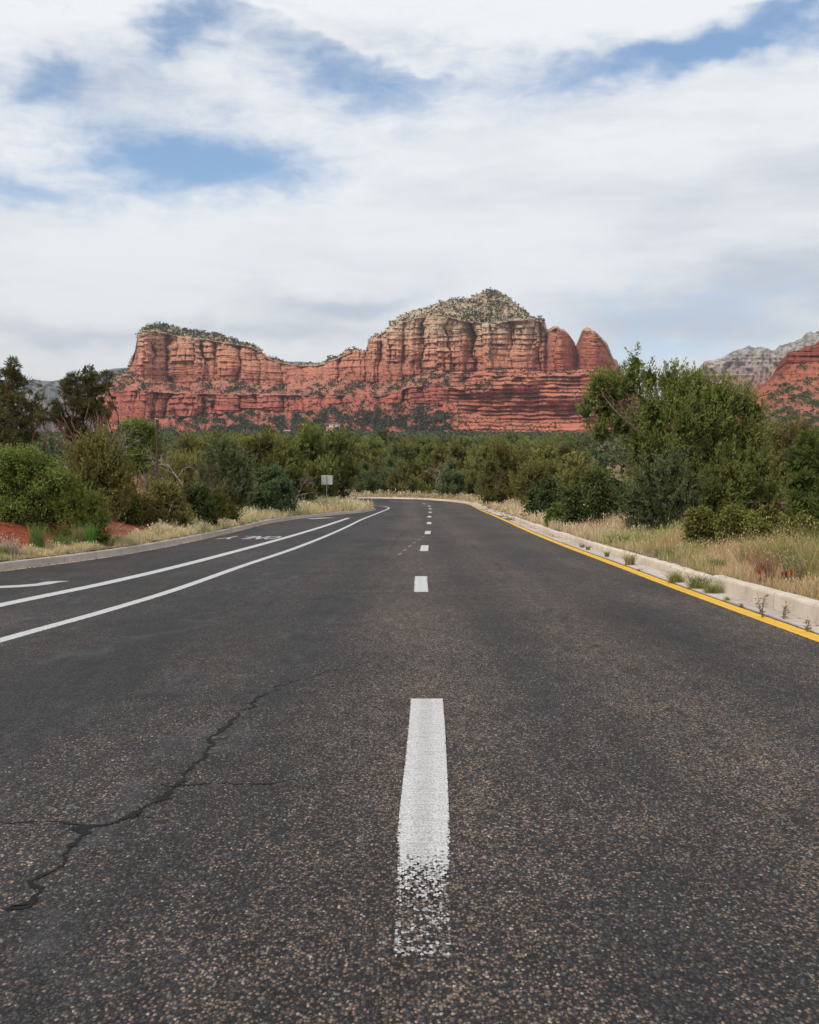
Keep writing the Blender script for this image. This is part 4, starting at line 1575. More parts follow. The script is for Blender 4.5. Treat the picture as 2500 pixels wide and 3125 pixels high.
def hero(name, label, cat, y, base_px, lobes_px, kind, n_clump, n_leaf, clump_r, leaf, seed, bark=None, r0=.1, stems=1, sparse=0.0, group=None, shell=.5, twig=True, depth=1.0, trunk_name="trunk", wob=.12, sink=0.0, skirt=None, core=.5):
    rng = np.random.default_rng(seed)
    bx = X_at(base_px, y)
    bz = float(elev(bx, y)) - sink
    root = empty(name, (bx, y, bz))
    tag(root, label, cat, group)
    lob = px_lobes(lobes_px, y, (bx, y, bz), rng, depth)
    if skirt is None:
        skirt = name in ("shrub", "weed_clump")
    if skirt:
        x0, x1 = (lob[:, 0] - lob[:, 3]).min(), (lob[:, 0] + lob[:, 3]).max()
        low = (lob[:, 2] - lob[:, 5]).min()
        rr = (x1 - x0) * .15
        zs = np.arange(rr * .35, max(low + rr, rr * .4), rr * .8)
        ex = [(u, rng.uniform(-.5, .5) * rr, zz, rr, rr, rr * .75) for zz in zs for u in np.linspace(x0 + rr, x1 - rr, 5)]
        lob = np.vstack([lob, np.array(ex)])
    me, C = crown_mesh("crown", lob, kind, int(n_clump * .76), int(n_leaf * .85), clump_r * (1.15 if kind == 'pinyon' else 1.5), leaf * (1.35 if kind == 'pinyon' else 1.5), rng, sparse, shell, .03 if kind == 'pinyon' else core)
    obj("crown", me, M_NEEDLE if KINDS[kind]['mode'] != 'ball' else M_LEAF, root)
    obj(trunk_name, woody(trunk_name, (0, 0, 0), lob, bark or M_BARK, rng, r0, twigs=C if twig else None, stems=stems, wob=wob), bark or M_BARK, root)
    for l in lobes_px:
        note_top(l[0] - l[2] * .8, l[0] + l[2] * .8, l[1] - l[3] * .7)
    return root


def dome(px, top, base, width, n, seed, spread=1.0):
    """lobes of a shrub that fills the given box of the photograph"""
    rng = np.random.default_rng(seed)
    h = base - top
    L = [(px, base - h * .42, width * .30, h * .42)]
    for i in range(n):
        u = rng.uniform(-.5, .5)
        ht = h * (1 - 1.5 * u * u) * rng.uniform(.35, .95)
        r = width * rng.uniform(.11, .2)
        L.append((px + u * width * .86, base - ht + r * .4, r, r * rng.uniform(.6, .95)))
    for i in range(max(4, n // 2)):
        r = width * rng.uniform(.12, .18)
        L.append((px + (i + .5 - n / 4) / (n / 2) * width * .8, base - r * .45, r, r * .6))
    return L


def set_trunk_mat(root, mat):
    for c in root.children:
        if c.name.startswith("trunk") or c.name.startswith("stems"):
            c.data.materials.clear()
            c.data.materials.append(mat)


_bark_default = M_BARK


def build_hero_plants():
    # ---- right side
    hero("juniper_tree", "huge dense green juniper with pointed tips standing behind the right grass verge", "tree", 35, 2120,
         [(1855, 1245, 62, 95), (1830, 1180, 34, 46), (1890, 1190, 45, 55), (1938, 1115, 24, 46), (1925, 1170, 40, 60), (1985, 1160, 30, 56), (2045, 1165, 40, 52), (2090, 1190, 55, 60), (2145, 1185, 40, 50),
          (2190, 1215, 60, 60), (2250, 1230, 60, 62), (2300, 1265, 46, 58), (1990, 1270, 85, 90), (2090, 1290, 95, 95), (2200, 1310, 95, 95), (2290, 1345, 66, 80), (1960, 1370, 66, 85), (2050, 1400, 100, 95),
          (2160, 1410, 110, 100), (2270, 1430, 85, 90), (2330, 1440, 40, 60), (1970, 1480, 70, 75), (2060, 1500, 100, 75), (2180, 1500, 110, 80), (2290, 1510, 90, 75), (2360, 1520, 50, 60), (1785, 1255, 22, 22), (1835, 1320, 36, 40), (1800, 1225, 26, 32), (2000, 1570, 80, 50), (2110, 1575, 90, 50), (2220, 1575, 90, 50), (2320, 1575, 70, 45), (2110, 1210, 60, 60), (2160, 1250, 80, 70), (2060, 1240, 70, 70), (1900, 1300, 50, 50)],
         'juniper', 3000, 42, .13, .048, 101, M_BARK, .085, 1, 0.0, shell=.4, core=.9)
    hero("juniper_tree", "blue-green young juniper pressed against the front of the huge juniper", "tree", 33.0, 2010,
         [(1985, 1455, 55, 60), (2050, 1440, 60, 60), (1960, 1520, 60, 50), (2040, 1520, 70, 50), (2105, 1480, 45, 55)],
         'juniper_blue', 380, 46, .12, .048, 102, M_BARK, .06, 3, shell=.55, skirt=True)
    hero("shrub", "dark leafy shrub at the foot of the huge juniper on its road side", "shrub", 41, 1850, dome(1840, 1440, 1585, 230, 14, 5), 'leafy_dark', 520, 44, .16, .062, 103, M_BARK, .05, 4)
    hero("shrub", "dark bluish shrub rising beyond the yellow marker post", "shrub", 56, 1690, dome(1690, 1452, 1570, 150, 10, 6), 'leafy_blue', 330, 42, .2, .08, 104, M_BARK, .05, 3)
    hero("weed_clump", "bright lime green weeds at the grass edge below the dark shrubs", "plant", 45, 1708, dome(1705, 1535, 1585, 75, 8, 7), 'leafy_lime', 150, 36, .1, .05, 105, M_BARK, .02, 3, twig=False, trunk_name="stems")
    hero("juniper_tree", "juniper with a dark forked trunk beyond the broken kerb", "tree", 88, 1527,
         [(1500, 1430, 34, 36), (1545, 1415, 40, 40), (1590, 1440, 36, 36), (1565, 1470, 40, 34), (1490, 1475, 28, 26), (1530, 1390, 30, 28), (1610, 1410, 28, 30), (1575, 1500, 40, 22), (1500, 1515, 40, 18)],
         'juniper_olive', 420, 40, .26, .10, 106, M_BARK_RED, .17, 2, sparse=.25)
    hero("juniper_tree", "round olive juniper just left of the huge juniper", "tree", 66, 1775, dome(1775, 1395, 1560, 170, 12, 8), 'juniper_olive', 420, 40, .22, .085, 107, M_BARK, .12, 2)
    hero("juniper_tree", "olive juniper behind the dark bluish shrub and marker post", "tree", 78, 1655, dome(1655, 1400, 1545, 150, 11, 9), 'juniper_olive', 360, 40, .25, .095, 108, M_BARK, .12, 2)
    hero("pine_tree", "green pine cut by the right picture edge behind tall grass", "tree", 29, 2500,
         [(2500, 1365, 40, 45), (2450, 1400, 48, 40), (2520, 1430, 60, 50), (2435, 1470, 46, 42), (2490, 1500, 60, 46), (2440, 1540, 50, 40), (2500, 1570, 60, 46), (2420, 1420, 24, 22), (2460, 1345, 24, 20), (2560, 1340, 60, 60), (2440, 1590, 46, 34)],
         'pine', 560, 46, .115, .05, 109, M_BARK, .12, 1, sparse=.12)
    hero("juniper_tree", "yellowish tree behind the gap between huge juniper and edge pine", "tree", 55, 2400,
         [(2370, 1350, 50, 46), (2430, 1340, 50, 44), (2400, 1420, 60, 60), (2460, 1420, 50, 60), (2360, 1440, 40, 60), (2410, 1500, 60, 50)], 'juniper_olive', 420, 42, .19, .075, 110, M_DEAD, .11, 3)
    hero("shrub", "reddish brown dark shrub below the gap beside the edge pine", "shrub", 30, 2380, dome(2375, 1545, 1612, 150, 9, 10), 'russet', 260, 38, .11, .046, 111, M_BARK_RED, .04, 3)
    for i, (px, top, base, w, y, lab) in enumerate((
            (2140, 1540, 1606, 112, 25.5, "low yellow-green shrub at the left end of the row before the huge juniper"),
            (2240, 1536, 1614, 116, 24.5, "second low yellow-green shrub of the row before the huge juniper"),
            (2352, 1546, 1618, 130, 23.6, "third low yellow-green shrub of the row, nearest the tall reedy grass"),
            (2450, 1575, 1630, 110, 22.6, "last low yellow-green shrub of the row, beneath the edge pine"))):
        hero("shrub", lab, "shrub", y, px, dome(px, top, base, w, 9, 20 + i), 'yellow', 210, 40, .085, .036, 120 + i, M_BARK, .025, 4, group="yellow-green shrubs behind the right verge")
    # ---- left side
    hero("shrub", "big bright green leafy shrub on top of the red bank", "shrub", 28.5, 60,
         [(-70, 1440, 90, 70), (40, 1420, 90, 60), (130, 1440, 70, 55), (90, 1400, 60, 40), (-30, 1490, 110, 75), (90, 1500, 110, 75), (190, 1490, 70, 60), (40, 1560, 120, 50), (160, 1560, 90, 50), (-80, 1560, 90, 50), (230, 1540, 55, 50)],
         'leafy', 1100, 60, .14, .038, 130, M_BARK, .06, 6, shell=.6)
    hero("shrub", "soft feathery green shrub spilling down the red bank to the grass", "shrub", 28.0, 255,
         [(235, 1530, 50, 44), (280, 1550, 45, 44), (250, 1590, 55, 40), (300, 1600, 38, 38), (290, 1632, 36, 24), (195, 1550, 42, 36), (215, 1490, 36, 32)],
         'feather', 620, 56, .075, .034, 131, M_BARK, .03, 6, shell=.5)
    hero("pinyon_tree", "tall dark open pine, the leftmost, rising above the big shrub", "tree", 42, 40,
         [(42, 1118, 26, 24), (20, 1150, 34, 26), (60, 1180, 34, 30), (10, 1200, 40, 36), (95, 1190, 34, 24), (118, 1215, 26, 22), (40, 1235, 50, 34), (95, 1250, 40, 24), (-20, 1250, 44, 36), (20, 1290, 50, 34), (85, 1295, 34, 26),
          (-30, 1310, 44, 34), (30, 1345, 56, 34), (80, 1350, 40, 28), (-10, 1390, 60, 30), (40, 1150, 22, 26)],
         'pinyon', 820, 44, .15, .062, 132, M_BARK_RED, .10, 1, sparse=.42, shell=.3)
    hero("pinyon_tree", "open-crowned pine with long left branch left of the red butte", "tree", 39, 288,
         [(262, 1135, 30, 20), (235, 1160, 34, 24), (280, 1165, 30, 24), (225, 1200, 34, 26), (268, 1205, 38, 28), (250, 1240, 44, 26), (195, 1175, 16, 14), (210, 1180, 20, 16), (328, 1158, 20, 22), (318, 1190, 26, 20), (345, 1215, 28, 18),
          (310, 1235, 34, 24), (352, 1245, 24, 18), (285, 1265, 44, 22), (340, 1265, 30, 18), (165, 1235, 26, 16), (145, 1262, 26, 15), (180, 1260, 24, 14), (135, 1285, 20, 12), (175, 1290, 30, 16), (215, 1290, 34, 18), (240, 1320, 40, 22)],
         'pinyon', 760, 44, .125, .055, 133, M_BARK_RED, .10, 2, sparse=.48, shell=.2)
    hero("juniper_tree", "dark juniper with a black trunk under the open-crowned pine", "tree", 36, 300,
         [(260, 1400, 60, 50), (330, 1410, 60, 50), (290, 1450, 70, 60), (350, 1470, 50, 60), (250, 1480, 50, 50), (310, 1530, 70, 50), (360, 1540, 40, 40), (300, 1360, 45, 34)],
         'juniper_olive', 560, 44, .13, .056, 134, M_BARK_RED, .13, 2, sparse=.10)
    hero("shrub", "rounded vivid green shrub between dark juniper and brown dead branches", "shrub", 37.5, 372, dome(372, 1432, 1590, 90, 12, 31), 'leafy', 380, 42, .12, .05, 135, M_BARK, .04, 3)
    hero("tree", "bright yellow-green leafy tree in front of the dark pole", "tree", 62, 420,
         [(385, 1320, 30, 24), (420, 1305, 36, 22), (455, 1320, 30, 26), (400, 1350, 44, 28), (450, 1355, 36, 28), (425, 1385, 50, 24), (370, 1350, 20, 22), (440, 1420, 40, 24), (390, 1420, 30, 22)],
         'leafy_bright', 560, 42, .19, .078, 136, M_BARK, .11, 2, shell=.55)
    hero("shrub", "olive brushy shrub with bare twigs at the left verge edge", "shrub", 38.5, 480, dome(490, 1470, 1602, 170, 13, 32), 'olive', 480, 40, .13, .052, 137, M_DEAD, .03, 6)
    hero("shrub", "dark green shrub beside the olive brushy shrub", "shrub", 43, 590, dome(590, 1465, 1597, 150, 12, 33), 'leafy_dark', 420, 42, .15, .06, 138, M_BARK, .04, 4)
    hero("shrub", "soft green low shrub before the pointed green juniper", "shrub", 47, 665, dome(660, 1500, 1592, 150, 11, 34), 'feather', 360, 40, .13, .062, 139, M_BARK, .03, 4)
    hero("juniper_tree", "pointed light green juniper left of the dark rounded shrub", "tree", 60, 690,
         [(685, 1365, 22, 30), (655, 1400, 30, 36), (710, 1400, 30, 34), (680, 1430, 48, 44), (740, 1440, 34, 40), (630, 1450, 30, 40), (690, 1490, 60, 46), (740, 1500, 44, 44), (640, 1510, 40, 40), (700, 1540, 60, 30)],
         'juniper_blue', 620, 44, .2, .08, 140, M_BARK, .13, 2, shell=.55)
    hero("shrub", "dense dark blue-green rounded shrub beside the grassy point", "shrub", 64, 830,
         [(780, 1465, 40, 30), (830, 1450, 40, 28), (860, 1490, 34, 30), (800, 1510, 60, 36), (850, 1530, 44, 36), (760, 1530, 44, 36), (820, 1550, 60, 26), (880, 1550, 22, 22)], 'leafy_blue', 620, 44, .2, .085, 141, M_BARK, .06, 4, shell=.6)
    hero("juniper_tree", "big juniper with leaning dark trunk left of the sign plate", "tree", 92, 925,
         [(905, 1390, 36, 30), (950, 1360, 40, 34), (880, 1430, 36, 34), (930, 1430, 50, 36), (985, 1400, 36, 34), (900, 1470, 40, 26), (1000, 1440, 34, 26), (960, 1330, 30, 24), (945, 1475, 44, 20), (860, 1400, 28, 26), (875, 1505, 34, 34), (960, 1510, 26, 30, 3.0), (900, 1525, 26, 22, 3.0)],
         'juniper', 520, 42, .28, .11, 142, M_BARK_RED, .26, 2, sparse=.12, wob=.2)
    hero("juniper_tree", "juniper on a thick shaggy brown trunk behind the sign plate", "tree", 94, 1010,
         [(1030, 1420, 40, 30), (1060, 1390, 34, 32), (1000, 1370, 36, 30), (1040, 1350, 34, 28), (1075, 1440, 28, 26), (985, 1430, 34, 24), (1050, 1480, 30, 30), (975, 1500, 24, 34, 2.5), (1045, 1515, 22, 22, 2.5)],
         'juniper', 360, 42, .28, .11, 143, M_BARK_RED, .31, 1, sparse=.10)
    hero("juniper_tree", "bushy green juniper behind the dark rounded shrub", "tree", 84, 800, dome(795, 1350, 1545, 160, 13, 36), 'juniper', 440, 42, .26, .1, 144, M_BARK, .14, 2)
    hero("juniper_tree", "wide dark juniper behind the brown dead branches", "tree", 72, 560, dome(560, 1370, 1560, 220, 16, 37), 'juniper_olive', 560, 42, .24, .092, 145, M_BARK, .14, 3)
    hero("shrub", "round fresh green bush at the outer edge of the road bend", "shrub", 143, 1262, dome(1262, 1462, 1512, 96, 11, 38), 'leafy', 330, 40, .32, .13, 146, M_BARK, .06, 3, shell=.6)
    hero("shrub", "dark shrub on the road edge beneath the forked-trunk juniper", "shrub", 97, 1530, dome(1530, 1472, 1538, 110, 9, 39), 'leafy_dark', 300, 40, .22, .085, 147, M_BARK, .05, 3)
    # ---- dead wood
    def dead(name, label, y, px, height, seed, mat, spread=.7, r0=.05, lev=4, lean=(0, 0), droop=0., lift=0.0, nb=3):
        rng = np.random.default_rng(seed)
        bx = X_at(px, y)
        root = obj(name, dead_mesh(name, (0, 0, 0), height, spread, rng, r0, lev, lean, droop, nb), mat, None, (bx, y, float(elev(bx, y)) + lift - .1))
        tag(root, label, "dead tree")
    dead("dead_shrub", "pale grey dead branches tangled before the open-crowned pine", 36.5, 272, 3.4, 201, M_DEAD, .6, .035, 4)
    dead("dead_tree", "brown bare tree trunk with upswept limbs below the dark pole", 44, 505, 3.6, 202, M_DEAD_DARK, .62, .075, 4)
    dead("dead_tree", "leaning brown dead limbs right of the dark pole", 46, 560, 3.0, 203, M_DEAD_DARK, .7, .05, 4, (.5, 0))
    dead("dead_shrub", "drooping pale dead twigs beside the dark rounded shrub", 76, 890, 3.2, 204, M_DEAD, .8, .04, 4, (.2, 0), .8)
    dead("dead_shrub", "grey leafless shrub in the gap beside the edge pine", 48, 2395, 2.6, 205, M_DEAD, .5, .03, 4)
    dead("dead_shrub", "small pale dead twigs on the red bank foot under the dark juniper", 31, 352, .9, 206, M_DEAD, .8, .016, 3)


def copy_tree(src, label, group, loc, rotz, scale):
    r = src.copy()
    COL.objects.link(r)
    r.location = loc
    r.rotation_euler = (0, 0, rotz)
    r.scale = scale
    r["label"] = label
    r["group"] = group
    for ch in src.children:
        c = ch.copy()
        c.parent = r
        COL.objects.link(c)
    return r


ORD = ["first", "second", "third", "fourth", "fifth", "sixth", "seventh", "eighth", "ninth", "tenth", "eleventh", "twelfth", "thirteenth", "fourteenth", "fifteenth", "sixteenth", "seventeenth", "eighteenth", "nineteenth", "twentieth",
       "twenty-first", "twenty-second", "twenty-third", "twenty-fourth", "twenty-fifth", "twenty-sixth", "twenty-seventh", "twenty-eighth", "twenty-ninth", "thirtieth"]


def build_wood():
    """the mixed juniper wood on both sides and beyond the bend: single trees as far as they can be told apart"""
    rng = np.random.default_rng(55)
    protos = []
    specs = [('juniper', 'juniper_tree', 'green juniper'), ('juniper_olive', 'juniper_tree', 'olive juniper'), ('juniper', 'juniper_tree', 'green juniper'), ('juniper_olive', 'juniper_tree', 'olive juniper'),
             ('pinyon', 'pinyon_tree', 'dark pine'), ('juniper_blue', 'juniper_tree', 'grey-green juniper'), ('pinyon', 'pinyon_tree', 'dark pine'), ('olive', 'shrub', 'pale olive bush'), ('leafy_dark', 'shrub', 'dark bush')]
    for i, (kind, nm, word) in enumerate(specs):
        r2 = np.random.default_rng(300 + i)
        H, W = (5.2, 4.6)
        lob = []
        tall = nm == 'pinyon_tree'
        if nm == 'shrub':
            H, W = 2.6, 3.6
        nl = 13
        for k in range(nl):
            u = r2.uniform(-1, 1)
            v = r2.uniform(-1, 1)
            rad = math.hypot(u, v)
            if rad > 1:
                u, v, rad = u / rad, v / rad, .9
            zc = H * (.30 + .62 * (1 - rad ** 1.5) * r2.uniform(.45, 1.0))
            rr = W * r2.uniform(.13, .21)
            lob.append((u * W * (.30 if tall else .38), v * W * (.30 if tall else .38), zc, rr, rr, rr * r2.uniform(.8, 1.15)))
        for k in range(6):
            aa = k * 1.047 + r2.uniform(-.3, .3)
            lob.append((math.cos(aa) * W * .30, math.sin(aa) * W * .30, H * r2.uniform(.13, .24), W * .15, W * .15, H * .13))
        lob.append((0, 0, H * .45, W * .28, W * .28, H * .25))
        lob.append((r2.uniform(-.3, .3), r2.uniform(-.3, .3), H * .86, W * .13, W * .13, H * .14))
        lob = np.array(lob)
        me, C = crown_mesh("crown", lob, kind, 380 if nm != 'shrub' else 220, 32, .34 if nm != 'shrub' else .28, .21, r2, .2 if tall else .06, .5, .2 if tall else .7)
        tr = woody("trunk", (0, 0, 0), lob, M_BARK, r2, .14 if nm != 'shrub' else .05, twigs=C[::3], stems=2 if not tall else 1)
        protos.append((nm, word, me, tr, H, M_LEAF if KINDS[kind]['mode'] == 'ball' else M_NEEDLE))
    for i in range(2):
        r2 = np.random.default_rng(330 + i)
        protos.append(('dead_tree', 'grey dead tree', None, dead_mesh("branches", (0, 0, 0), 4.2, .65, r2, .09, 4), 4.2, None))
    for p in protos:
        if p[2] is not None:
            p[2].materials.append(p[5])
            p[3].materials.append(M_BARK)
        else:
            p[3].materials.append(M_DEAD)
    cand = []
    N = 9000
    Y = 52 + (430 - 52) * rng.random(N) ** .75
    PX = rng.uniform(-60, 2560, N)
    X = (PX - CX) / FPX * Y
    dl, dr = dist_to(X, Y, LKERB), dist_to(X, Y, RKERB)
    inL, inR = in_poly(X, Y, LPOLY), in_poly(X, Y, RPOLY)
    ok = (inL & (dl > 5.0) & (dl < 400)) | (inR & (dr > 4.2))
    order = np.argsort(Y)
    ZZ = elev(X, Y)
    kept = []
    pts = np.zeros((0, 2))
    wpick = np.array([.19, .17, .15, .13, .09, .09, .06, .035, .045, .02, .02])
    for k in order:
        if not ok[k]:
            continue
        x, y = X[k], Y[k]
        sp = 2.6 + y * .006
        if len(pts) and (((pts - (x, y)) ** 2).sum(1).min() < sp * sp):
            continue
        pi = rng.choice(len(protos), p=wpick / wpick.sum())
        nm, word, me, tr, H, _m = protos[pi]
        sc = rng.uniform(.72, 1.22)
        if rng.random() < .07 and nm == 'pinyon_tree':
            sc *= 1.35
        z = float(ZZ[k])
        if y < 140 and inL[k] and PX[k] < 380:
            sc *= .62
        if y < 140 and PX[k] > 1780:
            sc *= .7
        top = HY - (z + H * sc - CAM_H) * FPX / y
        hw = 2.1 * sc * FPX / y
        if top < np.interp(PX[k], [0, 370, 390, 440, 460, 540, 560, 880, 900, 1760, 1800, 2500], [1335, 1335, 1322, 1325, 1362, 1362, 1325, 1312, 1290, 1290, 1335, 1335]):
            continue
        i0, i1 = int(np.clip((PX[k] - hw * .6 + 250) / 10, 0, 299)), int(np.clip((PX[k] + hw * .6 + 250) / 10, 0, 299))
        if top > np.median(COLS[i0:i1 + 1]) - 3:
            continue
        # how much shows above what stands in front
        vis = (COLS[i0:i1 + 1] - top).clip(0, 400).mean()
        if vis < 5:
            continue
        note_top(PX[k] - hw * .4, PX[k] + hw * .4, top + .14 * H * sc * FPX / y)
        kept.append((PX[k], y, x, z, pi, sc, rng.uniform(0, 6.28), top))
        pts = np.vstack([pts, (x, y)])
        if len(kept) >= 290:
            break
    # descriptions: which kind, which row of the wood, under or behind what
    zones = [(-999, 440, "behind the two tall open pines"), (440, 900, "between dark pole and sign plate"), (900, 1130, "behind the sign plate"), (1130, 1420, "under the main peak"), (1420, 1780, "under the twin towers"), (1780, 9999, "around the huge juniper")]
    rows = [(0, 118, "nearest row"), (118, 165, "front row"), (165, 215, "second row"), (215, 280, "third row"), (280, 340, "fourth row"), (340, 999, "back row")]
    buckets = {}
    for t in kept:
        zi = next(i for i, q in enumerate(zones) if q[0] <= t[0] < q[1])
        ri = next(i for i, q in enumerate(rows) if q[0] <= t[1] < q[1])
        buckets.setdefault((zi, ri, protos[t[4]][1]), []).append(t)
    first = {}
    for (zi, ri, word), lst in sorted(buckets.items()):
        lst.sort()
        for j, t in enumerate(lst):
            pxx, y, x, z, pi, sc, rot, top = t
            nm, _w, me, tr, H, m = protos[pi]
            if len(lst) == 1:
                lab = f"only {word} in the {rows[ri][2]} {zones[zi][2]}"
            else:
                lab = f"{word}, {ORD[min(j, 29)]} from left in {rows[ri][2]} {zones[zi][2]}"
            r = empty(nm, (x, y, z - .1))
            r.rotation_euler = (0, 0, rot)
            r.scale = (sc * rng.uniform(.85, 1.15), sc * rng.uniform(.85, 1.15), sc)
            tag(r, lab, "dead tree" if me is None else ("shrub" if nm == 'shrub' else "tree"), "trees of the wood round the road bend")
            if me is not None:
                obj("crown", me, None, r)
                obj("trunk", tr, None, r)
            else:
                obj("branches", tr, None, r)
    print("wood trees", len(kept), "farthest", max(t[1] for t in kept))
    return max(t[1] for t in kept), pts


build_hero_plants()
WOOD_FAR, WOOD_PTS = build_wood()


# ------------------------------------------------------------------ grass, weeds, flowers
def blades(P, H, W, lean, rng, col, curl=.35):
    """grass blades as three triangles each: P roots, H height, W width, lean sideways reach"""
    n = len(P)
    ang = rng.uniform(0, 2 * np.pi, n)
    D = np.stack([np.cos(ang), np.sin(ang), np.zeros(n)], 1)
    fa = rng.uniform(0, 2 * np.pi, n)
    S = np.stack([np.cos(fa), np.sin(fa), np.zeros(n)], 1)
    H, W, lean = (np.broadcast_to(np.asarray(v, float), (n,))[:, None] for v in (H, W, lean))
    up = np.array([0, 0, 1.0])
    mid = P + up * H * .58 + D * lean * H * curl
    tip = P + up * H * (1 - .12 * lean) + D * lean * H
    V = np.stack([P - S * W * .5, P + S * W * .5, mid - S * W * .42, mid + S * W * .42, tip], 1).reshape(-1, 3)
    k = (np.arange(n) * 5)[:, None]
    F = np.concatenate([k + np.array([[0, 1, 3]]), k + np.array([[0, 3, 2]]), k + np.array([[2, 3, 4]])], 0)
    return V, F, np.repeat(col, 5, 0), tip


def seed_heads(tip, D, L, W, col, rng):
    V, F = leaf_quads(tip, D, L, W, rng)
    F3 = np.concatenate([F[:, [0, 1, 2]], F[:, [0, 2, 3]]], 0)
    return V, F3, np.repeat(col, 4, 0)


STRAW = np.array([.66, .525, .34])
PINK = np.array([0.557, 0.358, 0.214])
GREEN = np.array([0.255, 0.302, 0.087])
OLIVE = np.array([0.394, 0.370, 0.133])
BROWN = np.array([.23, .165, .100])


def verge_grass(name, label, path, inside, side, ymin, ymax, reach, dens, seed, hscale, prof):
    rng = np.random.default_rng(seed)
    s = arclen(path)
    n0 = int(dens * 60000)
    # choose along the path in proportion to how large it shows
    cdf_s = np.linspace(0, s[-1], 4000)
    yy = np.interp(cdf_s, s, path[:, 1])
    xx = np.interp(cdf_s, s, path[:, 0])
    pxx = CX + xx / np.maximum(yy, 1) * FPX
    w = np.where((yy > ymin) & (yy < ymax) & (xx > -30), (12 / np.maximum(yy, 9)) ** 1.15, 0)
    cdf = np.cumsum(w)
    cdf /= cdf[-1]
    ss = np.interp(rng.random(n0), cdf, cdf_s)
    ti = np.gradient(path, axis=0)
    ti /= np.linalg.norm(ti, axis=1)[:, None]
    nx = np.interp(ss, s, ti[:, 1]) * side
    ny = -np.interp(ss, s, ti[:, 0]) * side
    t = .13 + (reach(np.interp(ss, s, path[:, 1])) - .13) * rng.random(n0)
    X = np.interp(ss, s, path[:, 0]) + nx * t
    Y = np.interp(ss, s, path[:, 1]) + ny * t
    ok = in_poly(X, Y, inside) & (np.abs(X / np.maximum(Y, 1)) < .40) & (Y > 8)
    clump = fbm(X * 1.7, Y * 1.7, 0, 3, seed + 3)
    bare = fbm(X * .45, Y * .45, 4, 3, seed + 4)
    ok &= rng.random(n0) < np.clip(.55 + 1.9 * clump + .9 * bare, .05, 1)
    X, Y, t, clump = X[ok], Y[ok], t[ok], clump[ok]
    n = len(X)
    P = np.column_stack([X, Y, elev(X, Y) - .01])
    a = fbm(X * .28, Y * .16, 1, 3, seed + 5)
    b = fbm(X * .33, Y * .2, 9, 3, seed + 6)
    base = prof(X, Y, t, a, b, rng)
    hh = hscale(X, Y, t) * (.65 + .9 * np.clip(clump + .4, 0, 1)) * rng.uniform(.5, 1.35, n)
    col = base * rng.uniform(.72, 1.25, (n, 1)) * (1 + rng.normal(0, .06, (n, 3)))
    V, F, C, tip = blades(P, hh, np.maximum(.0045, Y * .00042), rng.uniform(.08, .65, n), rng, np.clip(col, .02, .8))
    acc = Acc()
    acc.add(V, F, C)
    # seed heads on the taller dry stems
    pick = (rng.random(n) < .20) & (hh > .2)
    D = unit(np.column_stack([rng.normal(0, .5, n), rng.normal(0, .5, n), np.ones(n)]))
    hv = seed_heads(tip[pick] - D[pick] * .04, D[pick], np.maximum(.06, Y[pick] * .0024), np.maximum(.012, Y[pick] * .0007), np.clip(col[pick] * 1.1 + .04, 0, .75), rng)
    acc.add(*hv)
    # low litter and ground leaves that close the sward
    m = int(n * .5)
    q = rng.integers(0, n, m)
    PP = P[q] + np.column_stack([rng.normal(0, .05, m), rng.normal(0, .05, m), rng.uniform(0, .02, m)])
    DD = unit(np.column_stack([rng.normal(0, 1, m), rng.normal(0, 1, m), rng.uniform(.05, .6, m)]))
    lv = seed_heads(PP, DD, np.maximum(.07, Y[q] * .003), np.maximum(.008, Y[q] * .0007), np.clip(base[q] * rng.uniform(.45, 1.0, (m, 1)), .02, .7), rng)
    acc.add(*lv)
    o = obj(name, acc.mesh(name), M_GRASS)
    tag(o, label, "grass", None, "stuff")
    return o


def pick_cols(w, cols):
    w = np.stack(w, 1)
    w = np.clip(w, 0.001, None)
    w = w / w.sum(1, keepdims=True)
    return w @ np.stack(cols)


